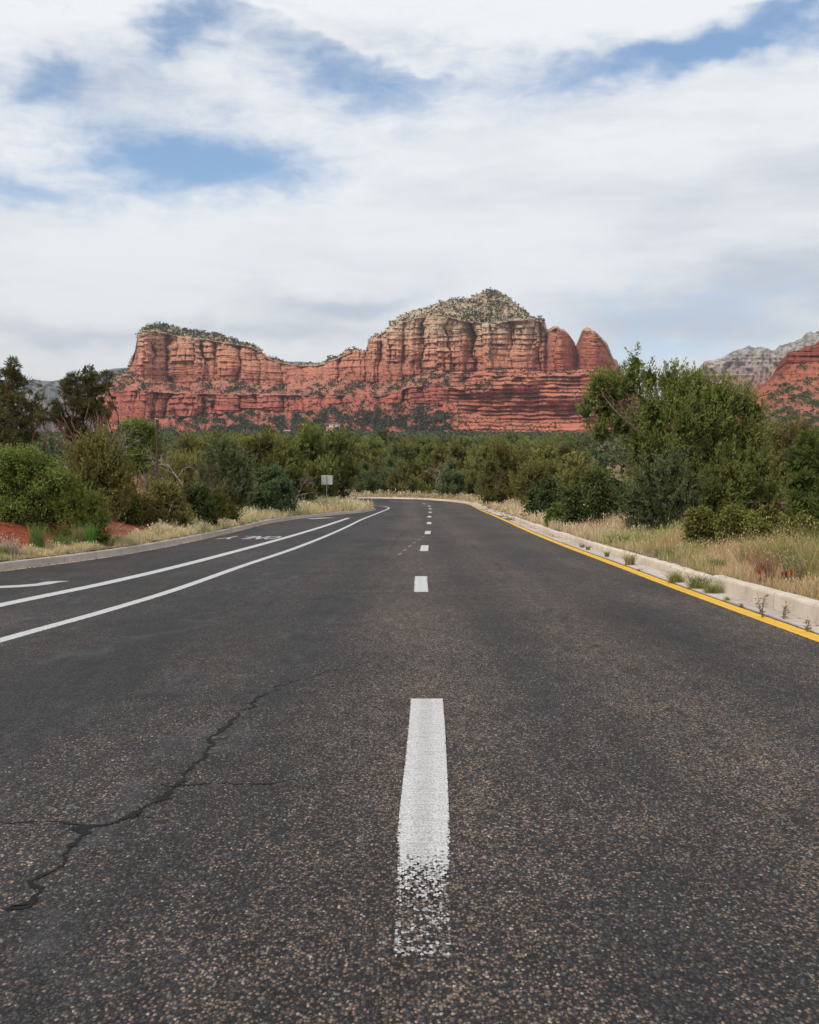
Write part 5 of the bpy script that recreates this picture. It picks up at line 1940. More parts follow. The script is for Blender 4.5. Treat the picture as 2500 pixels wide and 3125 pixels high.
def build_grass():
    def prof_r(X, Y, t, a, b, rng):
        px = CX + X / Y * FPX
        straw = .5 + 1.4 * smooth01(Y, 24, 45) + a
        green = .35 + 1.6 * b + .9 * np.exp(-((px - 2080) / 130) ** 2) * (Y < 26) + .45 * smooth01(Y, 95, 125)
        pink = .5 - a + 1.2 * smooth01(px, 2180, 2420) * (Y < 22)
        olive = .5 + .6 * b + .2 * smooth01(t, 1.0, 3.0)
        r = rng.random((4, len(X))) * .9
        return pick_cols([np.clip(v, .02, None) ** 2 * rr for v, rr in zip((straw, green, pink, olive), r)], [STRAW, GREEN, PINK, OLIVE])

    def h_r(X, Y, t):
        return .15 + .16 * smooth01(t, .4, 2.4) + .07 * smooth01(Y, 20, 40) * smooth01(Y, 110, 90) - .05 * smooth01(Y, 120, 135)
    verge_grass("right_verge_grass", "dry tan and green roadside grass behind the pale right kerb", RKERB, RPOLY, 1, 9, 141,
                lambda y: np.interp(y, [10, 20, 30, 60, 120, 140], [4.2, 4.6, 4.4, 4.2, 4.5, 9.0]), 2.9, 71, h_r, prof_r)

    def prof_l(X, Y, t, a, b, rng):
        straw = .9 + a + .6 * smooth01(Y, 40, 60)
        green = .25 + 1.5 * b + .5 * smooth01(Y, 27, 22)
        brown = .25 - .5 * a
        olive = .55 + .5 * b
        r = rng.random((4, len(X))) * .9
        return pick_cols([np.clip(v, .02, None) ** 2 * rr for v, rr in zip((straw, green, brown, olive), r)], [STRAW, GREEN, BROWN, OLIVE])

    def h_l(X, Y, t):
        return .11 + .08 * smooth01(t, .3, 1.3) + .05 * smooth01(Y, 30, 36) + .16 * smooth01(Y, 50, 80)
    verge_grass("left_verge_grass", "dry tan grass strip along the left kerb and its grassy point", LKERB, LPOLY, -1, 15, 113,
                lambda y: np.interp(y, [15, 24, 30, 36, 44, 60, 90, 112], [0.65, 0.7, 0.75, 1.1, 2.4, 3.2, 4.5, 5.0]), 1.5, 72, h_l, prof_l)


def tuft(name, label, x, y, z, h, spread, n, cols, seed, wid=.004, group=None, cat="grass tuft", heads=0.0, lean=(.25, 1.0)):
    rng = np.random.default_rng(seed)
    ang = rng.uniform(0, 6.28, n)
    rr = spread * .35 * np.sqrt(rng.random(n))
    P = np.column_stack([np.cos(ang) * rr, np.sin(ang) * rr, np.full(n, -.01)])
    cols = np.array(cols, float)
    col = cols[rng.integers(0, len(cols), n)] * rng.uniform(.7, 1.3, (n, 1))
    hh = h * rng.uniform(.45, 1.1, n)
    V, F, C, tip = blades(P, hh, max(wid, y * .00035), rng.uniform(*lean, n) * spread / max(h, .05), rng, np.clip(col, .02, .8))
    acc = Acc()
    acc.add(V, F, C)
    if heads > 0:
        pk = rng.random(n) < heads
        D = unit(np.column_stack([rng.normal(0, .5, n), rng.normal(0, .5, n), np.ones(n)]))
        acc.add(*seed_heads(tip[pk], D[pk], .05, .012, np.clip(col[pk] * 1.15 + .03, 0, .8), rng))
    o = obj(name, acc.mesh(name), M_GRASS, None, (x, y, z))
    return tag(o, label, cat, group)


def weed(name, label, x, y, z, h, seed, col, leaf=.05, n_stem=4, group=None):
    """upright weed: thin stems with pairs of lance-shaped leaves"""
    rng = np.random.default_rng(seed)
    root = empty(name, (x, y, z))
    tag(root, label, "weed", group)
    st, lf = Acc(), Acc()
    for k in range(n_stem):
        a = rng.uniform(0, 6.28)
        top = np.array([math.cos(a) * h * .35 * rng.random(), math.sin(a) * h * .35 * rng.random(), h * rng.uniform(.6, 1.1)])
        P = bent((rng.normal(0, .015), rng.normal(0, .015), -.01), top, 6, rng, .05)
        st.add(*tube(P, np.linspace(.004, .0018, 6), 4))
        m = 9
        for j in range(m):
            q = P[min(5, 1 + j * 5 // m)] + rng.normal(0, .004, 3)
            d = unit(np.array([rng.normal(), rng.normal(), .35]))
            V, F = leaf_quads(q[None], d[None], leaf * rng.uniform(.7, 1.2), leaf * .3, rng)
            lf.add(V, F, np.array(col) * rng.uniform(.75, 1.25))
    obj("stems", st.mesh("stems"), M_BARK, root)
    obj("leaves", lf.mesh("leaves"), M_LEAF, root)
    return root


def build_weeds():
    g = "weeds growing in the right gutter"
    green = [(.19, .26, .06), (.14, .20, .05), (.26, .27, .10)]
    tan = [(.42, .33, .17), (.33, .28, .13), (.24, .24, .09)]
    brown = [(.25, .17, .10), (.33, .24, .14), (.17, .13, .08)]
    for i, (px, py, h, sp, n, cols, hd, lab) in enumerate((
            (1777, 1673, .16, .16, 70, tan, .2, "small dry tuft, farthest of the weeds in the right gutter"),
            (1795, 1680, .14, .12, 80, green, 0, "small green tuft touching the farthest dry tuft in the gutter"),
            (1853, 1701, .15, .11, 130, green, 0, "compact bright green tuft alone in the right gutter"),
            (1923, 1726, .28, .30, 190, tan, .3, "straw-coloured bunch of fine stems in the middle of the gutter"),
            (1955, 1742, .05, .16, 60, green, 0, "flat green patch of weed beside the straw-coloured bunch"),
            (2064, 1780, .24, .36, 260, tan + green, .1, "yellowish tuft at the far end of the gutter weed cluster"),
            (2132, 1798, .26, .40, 380, green, .05, "lush green tuft in the middle of the gutter weed cluster"),
            (2180, 1812, .20, .36, 300, tan + green, .1, "tan-green tuft right of the lush green one"),
            (2228, 1806, .22, .34, 300, brown, .3, "brown dry tuft against the end of the near kerb stone"),
            (2222, 1836, .09, .10, 60, green, 0, "tiny green tuft just below the gutter weed cluster"),
            (2264, 1855, .08, .06, 40, brown, 0, "tiny brown sprig by the yellow line"),
            (1680, 1622, .12, .3, 90, brown, .2, "dry brown patch of weed where a kerb stone ends"))):
        x, y = road_pt(px, py)
        tuft("grass_tuft", lab, x, y, float(road_z(y)) + .008, h, sp, n, cols, 400 + i, group=g, heads=hd)
    for i, (px, py, h, lab) in enumerate(((2330, 1885, .26, "leafy grey-green weed with tall stalks in the near gutter"), (2398, 1893, .15, "small leafy weed right of the tall-stalked one"), (2470, 1930, .13, "little leafy weed nearest the camera in the gutter"))):
        x, y = road_pt(px, py)
        weed("gutter_weed", lab, x, y, float(road_z(y)) + .008, h, 430 + i, (.20, .23, .11), .055, 5 - i, g)
    # on the right verge
    for i, (px, y, h, sp, n, cols, hd, lab, wid) in enumerate((
            (1888, 28.6, .36, .5, 330, [(.22, .27, .07), (.17, .23, .05), (.30, .30, .09)], .05, "broad-bladed yellow-green grass clump at the kerb edge", .012),
            (2190, 19.6, .26, .45, 260, green, 0, "green clump of grass at the kerb top above the weed cluster", .005),
            (2485, 14.6, .12, .35, 240, [(.12, .22, .04), (.16, .26, .06)], 0, "low vivid green plant on the near kerb edge", .012),
            (2030, 23.6, .24, .5, 260, green, 0, "green grass clump behind the kerb, left of the weed cluster", .005),
            (2380, 18.6, .75, .9, 260, [(.26, .28, .08), (.36, .33, .13), (.20, .23, .06)], .3, "tall arching reed grass left of the other reeds by the edge pine", .007),
            (2440, 18.2, .85, 1.0, 300, [(.26, .28, .08), (.36, .33, .13), (.30, .26, .11)], .35, "tallest arching reed grass below the edge pine", .007),
            (2492, 17.2, .9, .9, 240, [(.38, .34, .15), (.45, .37, .20), (.24, .26, .08)], .4, "pale tall reed grass at the right picture edge", .007),
            (2300, 19.5, .6, .7, 240, [(.24, .26, .08), (.36, .30, .14)], .3, "tall thin grass in front of the low yellow-green shrubs", .006),
            (2335, 17.2, .42, .34, 240, [(.36, .18, .13), (.30, .15, .11), (.40, .25, .17)], .6, "reddish seeding grass among the pale weeds on the verge", .006))):
        x = X_at(px, y)
        tuft("grass_clump", lab, x, y, float(elev(x, y)), h, sp, n, cols, 450 + i, wid, "grass clumps on the right verge", heads=hd)
    for i, (px, y, lab) in enumerate(((2345, 18.0, "grey-green leafy weed beside the reddish grass"), (2400, 17.6, "pale leafy weed behind the red flowers"), (2440, 17.0, "pale leafy weed right of the red flowers, below the reeds"))):
        x = X_at(px, y)
        weed("verge_weed", lab, x, y, float(elev(x, y)), .42, 470 + i, (.25, .28, .15), .06, 8, "leafy weeds on the right verge")
    # red flowers
    for i, (px, py, lab) in enumerate(((2389, 1752, "red flower spike, left of the three on the right verge"), (2400, 1750, "red flower spike, middle of the three on the right verge"), (2416, 1745, "red flower spike, right and tallest of the three on the verge"), (2318, 1742, "faint red flower spike set apart left of the other three"))):
        y = 16.0
        x = X_at(px, y)
        z0 = float(elev(x, y))
        zt = Z_at(py - 8, y) - z0
        rng = np.random.default_rng(480 + i)
        root = empty("red_flower", (x, y, z0))
        tag(root, lab, "flower", "red flower spikes on the right verge")
        V, F = tube(bent((0, 0, 0), (rng.normal(0, .01), 0, zt - .05), 5, rng, .02), .004, 4)
        a = Acc()
        a.add(V, F)
        obj("stem", a.mesh("stem"), M_BARK, root)
        n = 60
        t = rng.random(n)
        ang = rng.uniform(0, 6.28, n)
        rad = unit(np.column_stack([np.cos(ang), np.sin(ang), np.full(n, 1.1)]))
        P = np.column_stack([np.zeros(n), np.zeros(n), zt - .09 + .07 * t])
        V, F = leaf_quads(P, rad, .026, .010, rng)
        red = np.array([.50, .035, .022]) * rng.uniform(.7, 1.15, (n, 1))
        obj("bracts", mesh_np("bracts", V, F, np.repeat(red, 4, 0)), M_LEAF, root)
        m = 16
        P = np.column_stack([np.zeros(m), np.zeros(m), rng.uniform(.02, max(zt - .1, .05), m)])
        ang = rng.uniform(0, 6.28, m)
        V, F = leaf_quads(P, unit(np.column_stack([np.cos(ang), np.sin(ang), np.full(m, .7)])), .05, .01, rng)
        obj("leaves", mesh_np("leaves", V, F, np.full((len(V), 3), (.17, .15, .07))), M_LEAF, root)
    # left verge: separate broom-like bushes and clumps
    for i, (px, y, h, sp, n, cols, hd, lab) in enumerate((
            (112, 25.0, .62, .42, 420, [(.17, .23, .06), (.22, .27, .08), (.13, .18, .05)], 0, "upright broom-like green bush on the bare red bank"),
            (185, 26.0, .34, .6, 360, [(.13, .19, .05), (.17, .22, .07)], 0, "green bushy clump right of the broom-like bush"),
            (278, 26.9, .58, .30, 340, [(.15, .27, .05), (.12, .22, .04)], 0, "vivid green upright clump below the feathery shrub"),
            (242, 27.2, .5, .45, 300, [(.26, .24, .10), (.20, .22, .08), (.30, .25, .13)], .2, "olive upright clump left of the vivid green one"),
            (5, 22.8, .30, .4, 240, [(.13, .17, .05), (.17, .20, .07)], 0, "dark green clump cut by the left picture edge"),
            (28, 23.6, .40, .5, 260, [(.45, .38, .30), (.40, .33, .26)], .5, "pale grey-pink dry bush low on the red bank"))):
        x = X_at(px, y)
        tuft("bank_clump", lab, x, y, float(elev(x, y)), h, sp, n, cols, 500 + i, .008, "clumps along the foot of the red bank", heads=hd, lean=(.1, .55))


# ------------------------------------------------------------------ loose stones and scrub
def ico():
    t = (1 + 5 ** .5) / 2
    V = unit(np.array([(-1, t, 0), (1, t, 0), (-1, -t, 0), (1, -t, 0), (0, -1, t), (0, 1, t), (0, -1, -t), (0, 1, -t), (t, 0, -1), (t, 0, 1), (-t, 0, -1), (-t, 0, 1)], float))
    F = np.array([(0, 11, 5), (0, 5, 1), (0, 1, 7), (0, 7, 10), (0, 10, 11), (1, 5, 9), (5, 11, 4), (11, 10, 2), (10, 7, 6), (7, 1, 8), (3, 9, 4), (3, 4, 2), (3, 2, 6), (3, 6, 8), (3, 8, 9), (4, 9, 5), (2, 4, 11), (6, 2, 10), (8, 6, 7), (9, 8, 1)])
    return V, F


def stones_mesh(name, P, R, rng, flat=.6):
    V0, F0 = ico()
    n = len(P)
    S = R[:, None] * rng.uniform(.6, 1.4, (n, 3)) * np.array([1, 1, flat])
    J = 1 + rng.uniform(-.28, .28, (n, 12, 1))
    V = (V0[None] * J * S[:, None] + P[:, None]).reshape(-1, 3)
    F = (F0[None] + (np.arange(n) * 12)[:, None, None]).reshape(-1, 3)
    return mesh_np(name, V, F)


def build_stones():
    rng = np.random.default_rng(81)
    n = 2200
    y = rng.uniform(19, 36, n)
    t = np.abs(rng.normal(2.3, 1.0, n)) + .8
    x = np.interp(y, LKERB[:, 1][:200], LKERB[:, 0][:200]) - t
    R = .014 + .05 * rng.random(n) ** 4
    P = np.column_stack([x, y, elev(x, y) + R * .15])
    tag(obj("bank_rubble", stones_mesh("bank_rubble", P, R, rng), M_STONE), "loose red clods and stones on the bare left bank", "rubble", None, "stuff")
    # chips washed against the kerbs
    n = 1200
    s = rng.random(n) ** 1.4
    y1 = 10 + s * 55
    x1 = np.interp(y1, RKERB[:, 1][:300], RKERB[:, 0][:300]) - np.abs(rng.normal(0, .10, n)) - .01
    k = n // 2
    y1[:k] = 17 + s[:k] * 40
    x1[:k] = np.interp(y1[:k], LKERB[:, 1][:260], LKERB[:, 0][:260]) + np.abs(rng.normal(0, .13, k)) + .02
    R = .004 + .010 * rng.random(n) ** 2 + y1 * .0001
    tag(obj("kerb_gravel", stones_mesh("kerb_gravel", np.column_stack([x1, y1, road_z(y1) + .012]), R, rng), M_STONE), "fine gravel washed along the foot of both kerbs", "gravel", None, "stuff")


def scrub_mesh(name, P, R, rng, cols, nq=8, tall=1.0, leaf=.8):
    n = len(P)
    ci = np.repeat(np.arange(n), nq)
    U = rand_dir(n * nq, rng)
    U[:, 2] = np.abs(U[:, 2]) * 1.15 - .15
    C = P[ci] + U * (R[ci][:, None] * rng.uniform(.35, .95, (n * nq, 1))) * np.array([1, 1, tall]) + np.array([0, 0, 1.0]) * (R[ci] * .45 * tall)[:, None]
    D = unit(rng.normal(size=(n * nq, 3)) + U * .8)
    L = R[ci] * leaf * rng.uniform(.7, 1.25, n * nq)
    V, F = leaf_quads(C - D * L[:, None] * .5, D, L, L * .8, rng, .12)
    base = np.array(cols)[rng.integers(0, len(cols), n)] * rng.uniform(.72, 1.3, (n, 1))
    col = base[ci] * rng.uniform(.78, 1.25, (n * nq, 1))
    return mesh_np(name, V, F, np.repeat(np.clip(col, .01, .6), 4, 0))


def build_scrub():
    rng = np.random.default_rng(91)
    g = MTN['main']
    flat = {k: v.ravel() for k, v in g.items()}
    PX, PY, SEG, U, SL = flat['PX'], flat['PY'], flat['SEG'], flat['U'], flat['slick']
    clump = fbm(PX / 22, PY / 11, 0, 3, 95)
    pr = np.zeros(len(PX))
    pr = np.where(SEG == 0, np.clip(1.15 - U * .75, 0, 1) * (1 - .82 * SL * smooth01(U, .12, .3)), pr)
    pr = np.where(SEG == 2, .75 * (1 - .55 * SL), pr)
    pr = np.where(SEG == 4, .95, pr)
    pr = np.where(SEG == 3, .10 * (fbm(PY / 7, 1, PX / 300, 2, 96) > .12), pr)
    pr = np.where(SEG == 1, .07, pr)
    pr = np.where((PX > 1660) & (SEG == 4), 0.0, pr)
    pr = np.where((PX < 840) & (SEG == 4), 1.7, pr)
    pr = np.where((PX > 1100) & (PX < 1655) & (SEG == 4), .85, pr)
    pr = np.where((SEG == 0) & (SL < .5) & (PX > 620), pr * 2.2 * smooth01(PY, 1225, 1275) + pr * .5, pr)
    pr *= np.where(SEG == 4, np.clip(.7 + 1.0 * clump, .1, 1.5), np.clip(.55 + 2.2 * clump, 0.06, 1.6))
    # equal area in the picture: rows of the mesh are uneven
    rowh = np.abs(np.gradient(g['PY'], axis=0)).ravel()
    pr *= np.clip(rowh, 0.02, 3)
    pr[(PX < 290) | (PY < 870)] = 0
    idx = rng.choice(len(PX), 22000, p=pr / pr.sum())
    P = np.column_stack([flat['X'][idx], flat['Y'][idx] - .8, flat['Z'][idx]]) + rng.normal(0, .7, (len(idx), 3)) * np.array([1, .3, .3])
    R = rng.uniform(.9, 2.6, len(idx)) * np.where(SEG[idx] == 0, 1.15, 1.0)
    cols = [(.048, .060, .030), (.038, .054, .032), (.062, .068, .038), (.050, .064, .042)]
    tag(obj("mountain_scrub", scrub_mesh("mountain_scrub", P, R, rng, cols, 4, 1.0, .95), M_SCRUB), "dark green scrub dotted over the red mountain's caps, benches and foot", "scrub", None, "stuff")
    # boulders fallen on the talus
    pb = np.where(((SEG == 2) | (SEG == 0)) & (SL < .9), 1.0, 0) * np.clip(rowh, .02, 3) * np.clip(.2 + 2 * fbm(PX / 40, PY / 18, 3, 3, 97), 0, 1)
    pb *= np.where((PX > 1180) & (PX < 1480), 3.0, 1.0) * (PY < 1300)
    idx = rng.choice(len(PX), 900, p=pb / pb.sum())
    P = np.column_stack([flat['X'][idx], flat['Y'][idx] - .6, flat['Z'][idx] + .2])
    tag(obj("talus_boulders", stones_mesh("talus_boulders", P, .35 + 1.0 * rng.random(len(idx)) ** 4, rng, .8), M_BOULDER), "pale boulders strewn on the slopes below the red cliffs", "boulders", None, "stuff")
    # side hill
    h = {k: v.ravel() for k, v in MTN['hill'].items()}
    ph = np.where(h['SEG'] == 0, np.clip(1.25 - h['U'] * .8, .1, 1), np.where(h['SEG'] == 1, .22, .06)) * np.clip(.35 + 2.2 * fbm(h['PX'] / 22, h['PY'] / 10, 2, 3, 98), .03, 1.5)
    ph *= np.clip(np.abs(np.gradient(MTN['hill']['PY'], axis=0)).ravel(), .02, 5) * (h['PX'] > 2200) * (h['PX'] < 2560)
    idx = rng.choice(len(ph), 4200, p=ph / ph.sum())
    P = np.column_stack([h['X'][idx], h['Y'][idx] - .5, h['Z'][idx]]) + rng.normal(0, .8, (len(idx), 3)) * np.array([1, .4, .2])
    tag(obj("hillside_scrub", scrub_mesh("hillside_scrub", P, rng.uniform(.8, 2.0, len(idx)), rng, [(.072, .086, .036), (.095, .105, .050), (.115, .12, .07), (.060, .078, .036)], 7, 1.0, .8), M_SCRUB), "scrub and small trees covering the foot of the right red hill", "scrub", None, "stuff")


def build_far_wood():
    """the wood between the single trees and the foot of the mountain, one mass of crowns"""
    rng = np.random.default_rng(101)
    n = 11500
    lo, hi = 150.0, 1385.0
    Y = np.sqrt(lo ** 2 + (hi ** 2 - lo ** 2) * rng.random(n) ** 1.15)
    PX = rng.uniform(-120, 2640, n)
    X = (PX - CX) / FPX * Y
    # thin where red ground shows
    keep = fbm(X / 45, Y / 90, 2, 3, 103) > -.42
    # single trees stand in the near part already
    near = Y < WOOD_FAR
    keep &= ~near | ((dist_to(X, Y, WOOD_PTS, 1) > 3.5) & (Y > 165))
    X, Y = X[keep], Y[keep]
    Z = elev(X, Y)
    R = rng.uniform(1.5, 2.7, len(X))
    P = np.column_stack([X, Y, Z + .2])
    cols = [(.060, .078, .034), (.075, .092, .038), (.090, .105, .046), (.050, .072, .036), (.105, .115, .062)]
    a = Y < 520
    tag(obj("near_treeline", scrub_mesh("near_treeline", P[a], R[a], rng, cols, 44, 1.25, .40), M_SCRUB), "far part of the wood rising towards the red mountain", "wood", None, "stuff")
    tag(obj("distant_forest", scrub_mesh("distant_forest", P[~a], R[~a], rng, cols, 10, 1.25, .72), M_SCRUB), "hazy distant forest at the foot of the red mountain", "forest", None, "stuff")


# ------------------------------------------------------------------ signs, posts, houses
M_ALU = simple_mat("bare_aluminium", (.40, .41, .39), (.50, .51, .48), 5, 0.55, 0.4, 0.35, 0.1, 0.002)
M_STEEL = simple_mat("galvanised_steel", (.20, .25, .25), (.30, .35, .35), 9, 0.55, 0.4, 0.3, 0.2, 0.002)
M_RUST = simple_mat("brown_steel", (.07, .05, .04), (.13, .09, .07), 9, 0.7, 0.3, 0.2, 0.2, 0.002)
M_STICKER = simple_mat("white_sticker", (.78, .78, .76), (.84, .84, .82), 9, 0.5, 0.3)
M_PINKPLATE = simple_mat("pink_faded_plate", (.45, .27, .24), (.55, .36, .32), 9, 0.5, 0.3)
M_POLE = simple_mat("dark_weathered_pole", (.050, .033, .026), (.115, .078, .060), 6, 0.9, 0.1, 0, 0.6, 0.02)
M_CAP = simple_mat("pale_band", (.45, .43, .40), (.55, .52, .49), 6, 0.7, 0.2)
M_MARK = simple_mat("yellow_marker", (.72, .42, .03), (.80, .50, .05), 8, 0.5, 0.3)
M_POST = simple_mat("rusty_post", (.10, .05, .03), (.20, .10, .06), 9, 0.85, 0.2)
M_STUCCO = simple_mat("stucco", (.52, .46, .40), (.60, .54, .47), 1.5, 0.9, 0.1)
M_STUCCO_RED = simple_mat("red_stucco", (.36, .20, .15), (.46, .28, .21), 1.5, 0.9, 0.1)
M_ROOF = simple_mat("grey_roof", (.20, .20, .21), (.28, .28, .29), 1.5, 0.9, 0.1)
M_ROOF_TAN = simple_mat("tan_roof", (.34, .24, .18), (.42, .30, .23), 1.5, 0.9, 0.1)
M_PANE = simple_mat("window_glass", (.03, .04, .05), (.06, .07, .08), 1.5, 0.15, 0.6)


def box_bm(bm, c, s, bevel=0.0):
    r = bmesh.ops.create_cube(bm, size=1.0)
    for v in r['verts']:
        v.co = Vector((c[0] + v.co.x * s[0], c[1] + v.co.y * s[1], c[2] + v.co.z * s[2]))
    if bevel > 0:
        es = {e for v in r['verts'] for e in v.link_edges}
        bmesh.ops.bevel(bm, geom=list(es), offset=bevel, segments=2, affect='EDGES', profile=.6)


def box(name, c, s, mat, parent=None, bevel=0.0):
    bm = bmesh.new()
    box_bm(bm, c, s, bevel)
    me = bpy.data.meshes.new(name)
    bm.to_mesh(me)
    bm.free()
    return obj(name, me, mat, parent)


def plate_mesh(name, w, h, t, rad, seg=5):
    """thin plate with rounded corners in the XZ plane"""
    pts = []
    for (sx, sz, a0) in ((1, 1, 0), (-1, 1, 90), (-1, -1, 180), (1, -1, 270)):
        for k in range(seg):
            a = math.radians(a0 + 90 * k / (seg - 1))
            pts.append((sx * (w / 2 - rad) + rad * math.cos(a), sz * (h / 2 - rad) + rad * math.sin(a)))
    n = len(pts)
    V = [(x, -t / 2, z) for x, z in pts] + [(x, t / 2, z) for x, z in pts]
    F = [tuple(range(n)), tuple(range(2 * n - 1, n - 1, -1))] + [(i, i + n, (i + 1) % n + n, (i + 1) % n) for i in range(n)]
    me = bpy.data.meshes.new(name)
    me.from_pydata(V, [], F)
    bm = bmesh.new()
    bm.from_mesh(me)
    bmesh.ops.recalc_face_normals(bm, faces=bm.faces[:])
    bm.to_mesh(me)
    bm.free()
    return me


def build_signs():
    y = 81.0
    x = X_at(998, y)
    z0 = float(elev(x, y))
    zt = Z_at(1450, y) - z0
    r = empty("road_sign", (x, y, z0))
    r.rotation_euler = (0, 0, math.radians(4))
    tag(r, "blank grey back of a rectangular road sign on a steel post by the grassy point", "road sign")
    ph, pw = 29 / FPX * y, 34 / FPX * y
    p = obj("plate", plate_mesh("plate", pw, ph, .006, .05), M_ALU, r, (0, .03, zt - ph / 2))
    st = box("sticker", (pw * .36, -.006, -ph * .41), (.085, .003, .045), M_STICKER, p)
    box("post", (-.02, 0, (zt - .03) / 2 - .2), (.055, .045, zt + .34), M_STEEL, r, .006)
    for k in (.12, .85):
        box("bolt", (-.02, -.027, zt - ph * k), (.02, .012, .02), M_STEEL, r)
    y = 98.0
    x = X_at(1033, y)
    z0 = float(elev(x, y))
    zt = Z_at(1466, y) - z0
    r = empty("road_sign", (x, y, z0))
    tag(r, "smaller sign pair on a thin post, seen almost edge-on right of the sign plate", "road sign")
    box("post", (0, 0, zt / 2 - .2), (.05, .04, zt + .3), M_RUST, r, .005)
    a = obj("plate", plate_mesh("plate", .45, .38, .006, .03), M_ALU, r, (.10, .02, zt - .19))
    a.rotation_euler = (0, 0, math.radians(-62))
    me = bpy.data.meshes.new("yield_plate")
    t = .006
    tri = [(-.3, .0), (.0, .30), (.0, -.12)]
    V = [(u, -t / 2, w) for u, w in tri] + [(u, t / 2, w) for u, w in tri]
    me.from_pydata(V, [], [(0, 1, 2), (5, 4, 3), (0, 3, 4, 1), (1, 4, 5, 2), (2, 5, 3, 0)])
    b = obj("pointed_plate", me, M_PINKPLATE, r, (-.015, -.03, zt - .30))
    b.rotation_euler = (0, 0, math.radians(55))
    # dark pole with a double head
    y = 57.0
    x = X_at(479, y)
    z0 = float(elev(x, y))
    zt = Z_at(1266, y) - z0
    r = empty("utility_pole", (x, y, z0))
    tag(r, "dark brown pole with a double cylinder head standing before the red cliffs", "pole")
    a = Acc()
    a.add(*tube(np.array([(-.05, 0, -.3), (0, 0, zt * .5), (.03, 0, zt - .25)]), [.07, .055, .04], 8))
    obj("shaft", a.mesh("shaft", True), M_POLE, r)
    for s in (-1, 1):
        a = Acc()
        a.add(*tube(np.array([(.03 + s * .042, 0, zt - .62), (.03 + s * .043, 0, zt - .5), (.03 + s * .043, 0, zt - .06), (.03 + s * .042, 0, zt)]), [.02, .036, .036, .028], 10))
        cyl = obj("cylinder_head", a.mesh("cylinder_head", True), M_POLE, r)
        a = Acc()
        a.add(*tube(np.array([(.03 + s * .043, 0, zt - .22), (.03 + s * .043, 0, zt - .17)]), [.039, .039], 10))
        obj("band", a.mesh("band", True), M_CAP, cyl)
    # yellow marker post in the grass
    y = 58.0
    x = X_at(1649, y)
    z0 = float(elev(x, y))
    zt = Z_at(1547, y) - z0
    r = empty("marker_post", (x, y, z0))
    tag(r, "slim yellow marker post with white cap in the dry right verge", "marker post")
    box("post", (0, 0, (zt - .1) / 2 - .1), (.085, .03, zt + .05), M_MARK, r, .004)
    box("cap", (0, 0, zt - .055), (.09, .034, .11), M_STICKER, r, .006)
    # fence post beyond the bend
    y = 146.0
    x = X_at(1457, y)
    z0 = float(elev(x, y))
    r = empty("fence_post", (x, y, z0))
    tag(r, "thin rusty fence post beside the forked-trunk juniper beyond the bend", "post")
    a = Acc()
    a.add(*tube(np.array([(0, 0, -.2), (.02, 0, .6), (.03, 0, 1.25)]), [.07, .06, .055], 8))
    obj("shaft", a.mesh("shaft", True), M_POST, r)
    box("top_plate", (.03, 0, 1.26), (.13, .13, .03), M_POST, r)


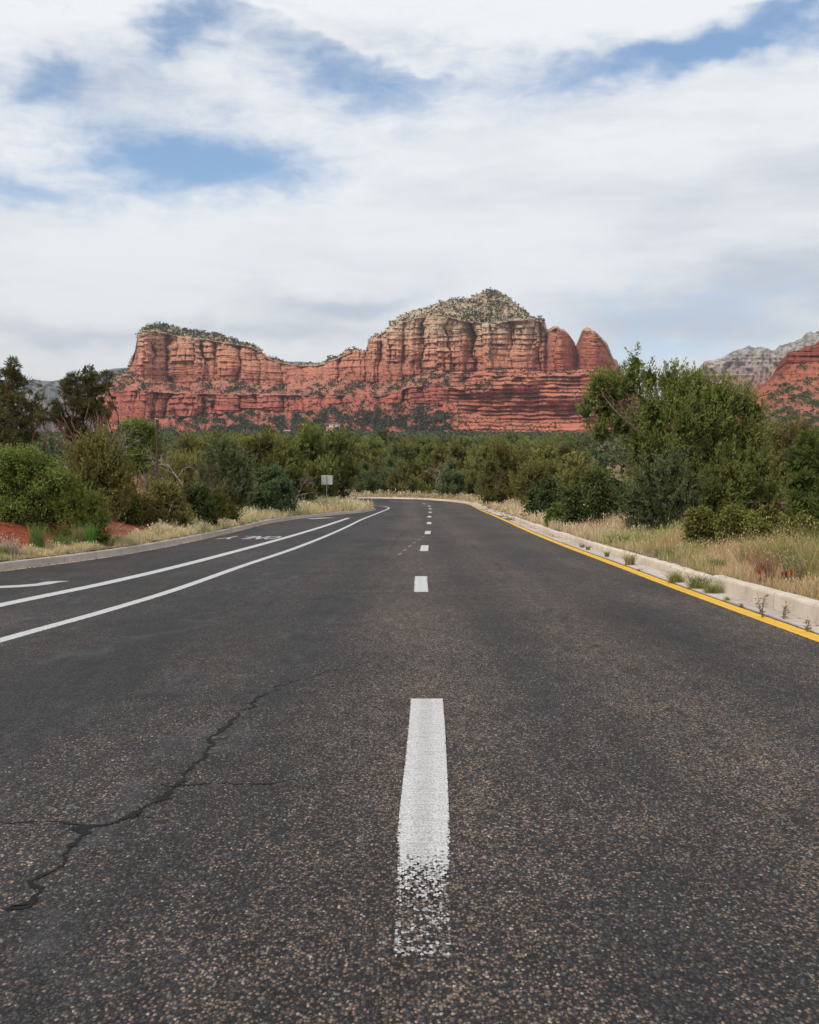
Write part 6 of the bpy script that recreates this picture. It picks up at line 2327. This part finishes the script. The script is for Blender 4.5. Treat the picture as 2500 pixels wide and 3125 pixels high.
def house(label, px, py_base, y, w_px, h_px, wall, roof, seed, chimney=False, flat=True):
    rng = np.random.default_rng(seed)
    w, h = w_px / FPX * y, h_px / FPX * y
    d = w * .6
    x = X_at(px, y)
    z = Z_at(py_base, y)
    r = empty("house", (x, y, z))
    tag(r, label, "house", "houses below the red mountain")
    box("wall", (0, 0, h * .35 - 2), (w, d, h * .7 + 4), wall, r)
    bm = bmesh.new()
    if flat:
        box_bm(bm, (0, 0, h * .7 + h * .1), (w * 1.08, d * 1.1, h * .2))
    else:
        v = [bm.verts.new(p) for p in ((-w * .55, -d * .6, h * .7), (w * .55, -d * .6, h * .7), (w * .55, d * .6, h * .7), (-w * .55, d * .6, h * .7), (-w * .3, 0, h * 1.05), (w * .3, 0, h * 1.05))]
        for f in ((0, 1, 5, 4), (1, 2, 5), (2, 3, 4, 5), (3, 0, 4), (3, 2, 1, 0)):
            bm.faces.new([v[i] for i in f])
    me = bpy.data.meshes.new("roof")
    bm.to_mesh(me)
    bm.free()
    ro = obj("roof", me, roof, r)
    if chimney:
        box("chimney", (w * -.15, 0, h * 1.1), (w * .1, w * .1, h * .6), M_STUCCO_RED, ro)
    for u in (-.32, -.1, .14, .34):
        wd = box("window", (u * w, -d / 2 - .02, h * .38), (w * .11, .08, h * .3), M_STUCCO, r)
        box("pane", (u * w, -d / 2 - .07, h * .38), (w * .09, .05, h * .24), M_PANE, wd)
    box("door", (w * .46, -d / 2 - .03, h * .28), (w * .05, .08, h * .5), M_RUST, r)


def build_houses():
    house("pale house with long grey roof and chimney seen between the two open pines", 192, 1363, 610, 60, 15, M_STUCCO, M_ROOF, 1, True)
    D = lambda py: 1352 + 142 * (1352 - py) / (1352 - 1255) - 4
    house("tan house below the left cliffs, farthest left of the far roofs", 628, 1336, D(1336), 28, 11, M_STUCCO, M_ROOF_TAN, 2, False, False)
    house("low brown house left of the two roofs below the saddle", 822, 1326, D(1326), 30, 9, M_STUCCO_RED, M_ROOF_TAN, 3, False, False)
    house("low brown house right of the other roof below the saddle", 878, 1322, D(1322), 24, 9, M_STUCCO_RED, M_ROOF_TAN, 4, False, False)
    house("pinkish flat-roofed house right of the tall pine tip", 1008, 1311, D(1311), 24, 8, M_STUCCO_RED, M_STUCCO, 5)
    house("white terraced house just above the pinkish one", 1022, 1301, D(1301), 34, 8, M_STUCCO, M_ROOF, 6)


def build_haze():
    bm = bmesh.new()
    box_bm(bm, (0, 7000, 648.0), (30000, 16400, 1304.0))
    me = bpy.data.meshes.new("haze")
    bm.to_mesh(me)
    bm.free()
    m = bpy.data.materials.new("pale_air")
    m.use_nodes = True
    T = NT(m.node_tree)
    T.n.clear()
    out = T.node('ShaderNodeOutputMaterial')
    v = T.node('ShaderNodeVolumePrincipled')
    v.inputs['Color'].default_value = (.74, .82, .95, 1)
    v.inputs['Density'].default_value = 5.0e-5
    v.inputs['Anisotropy'].default_value = 0.1
    T.l.new(v.outputs[0], out.inputs['Volume'])
    tag(obj("haze", me, m), "thin blue air between the camera and the far mesas", "haze", None, "stuff")


build_grass()
build_weeds()
build_stones()
build_scrub()
build_far_wood()
build_signs()
build_houses()
build_haze()
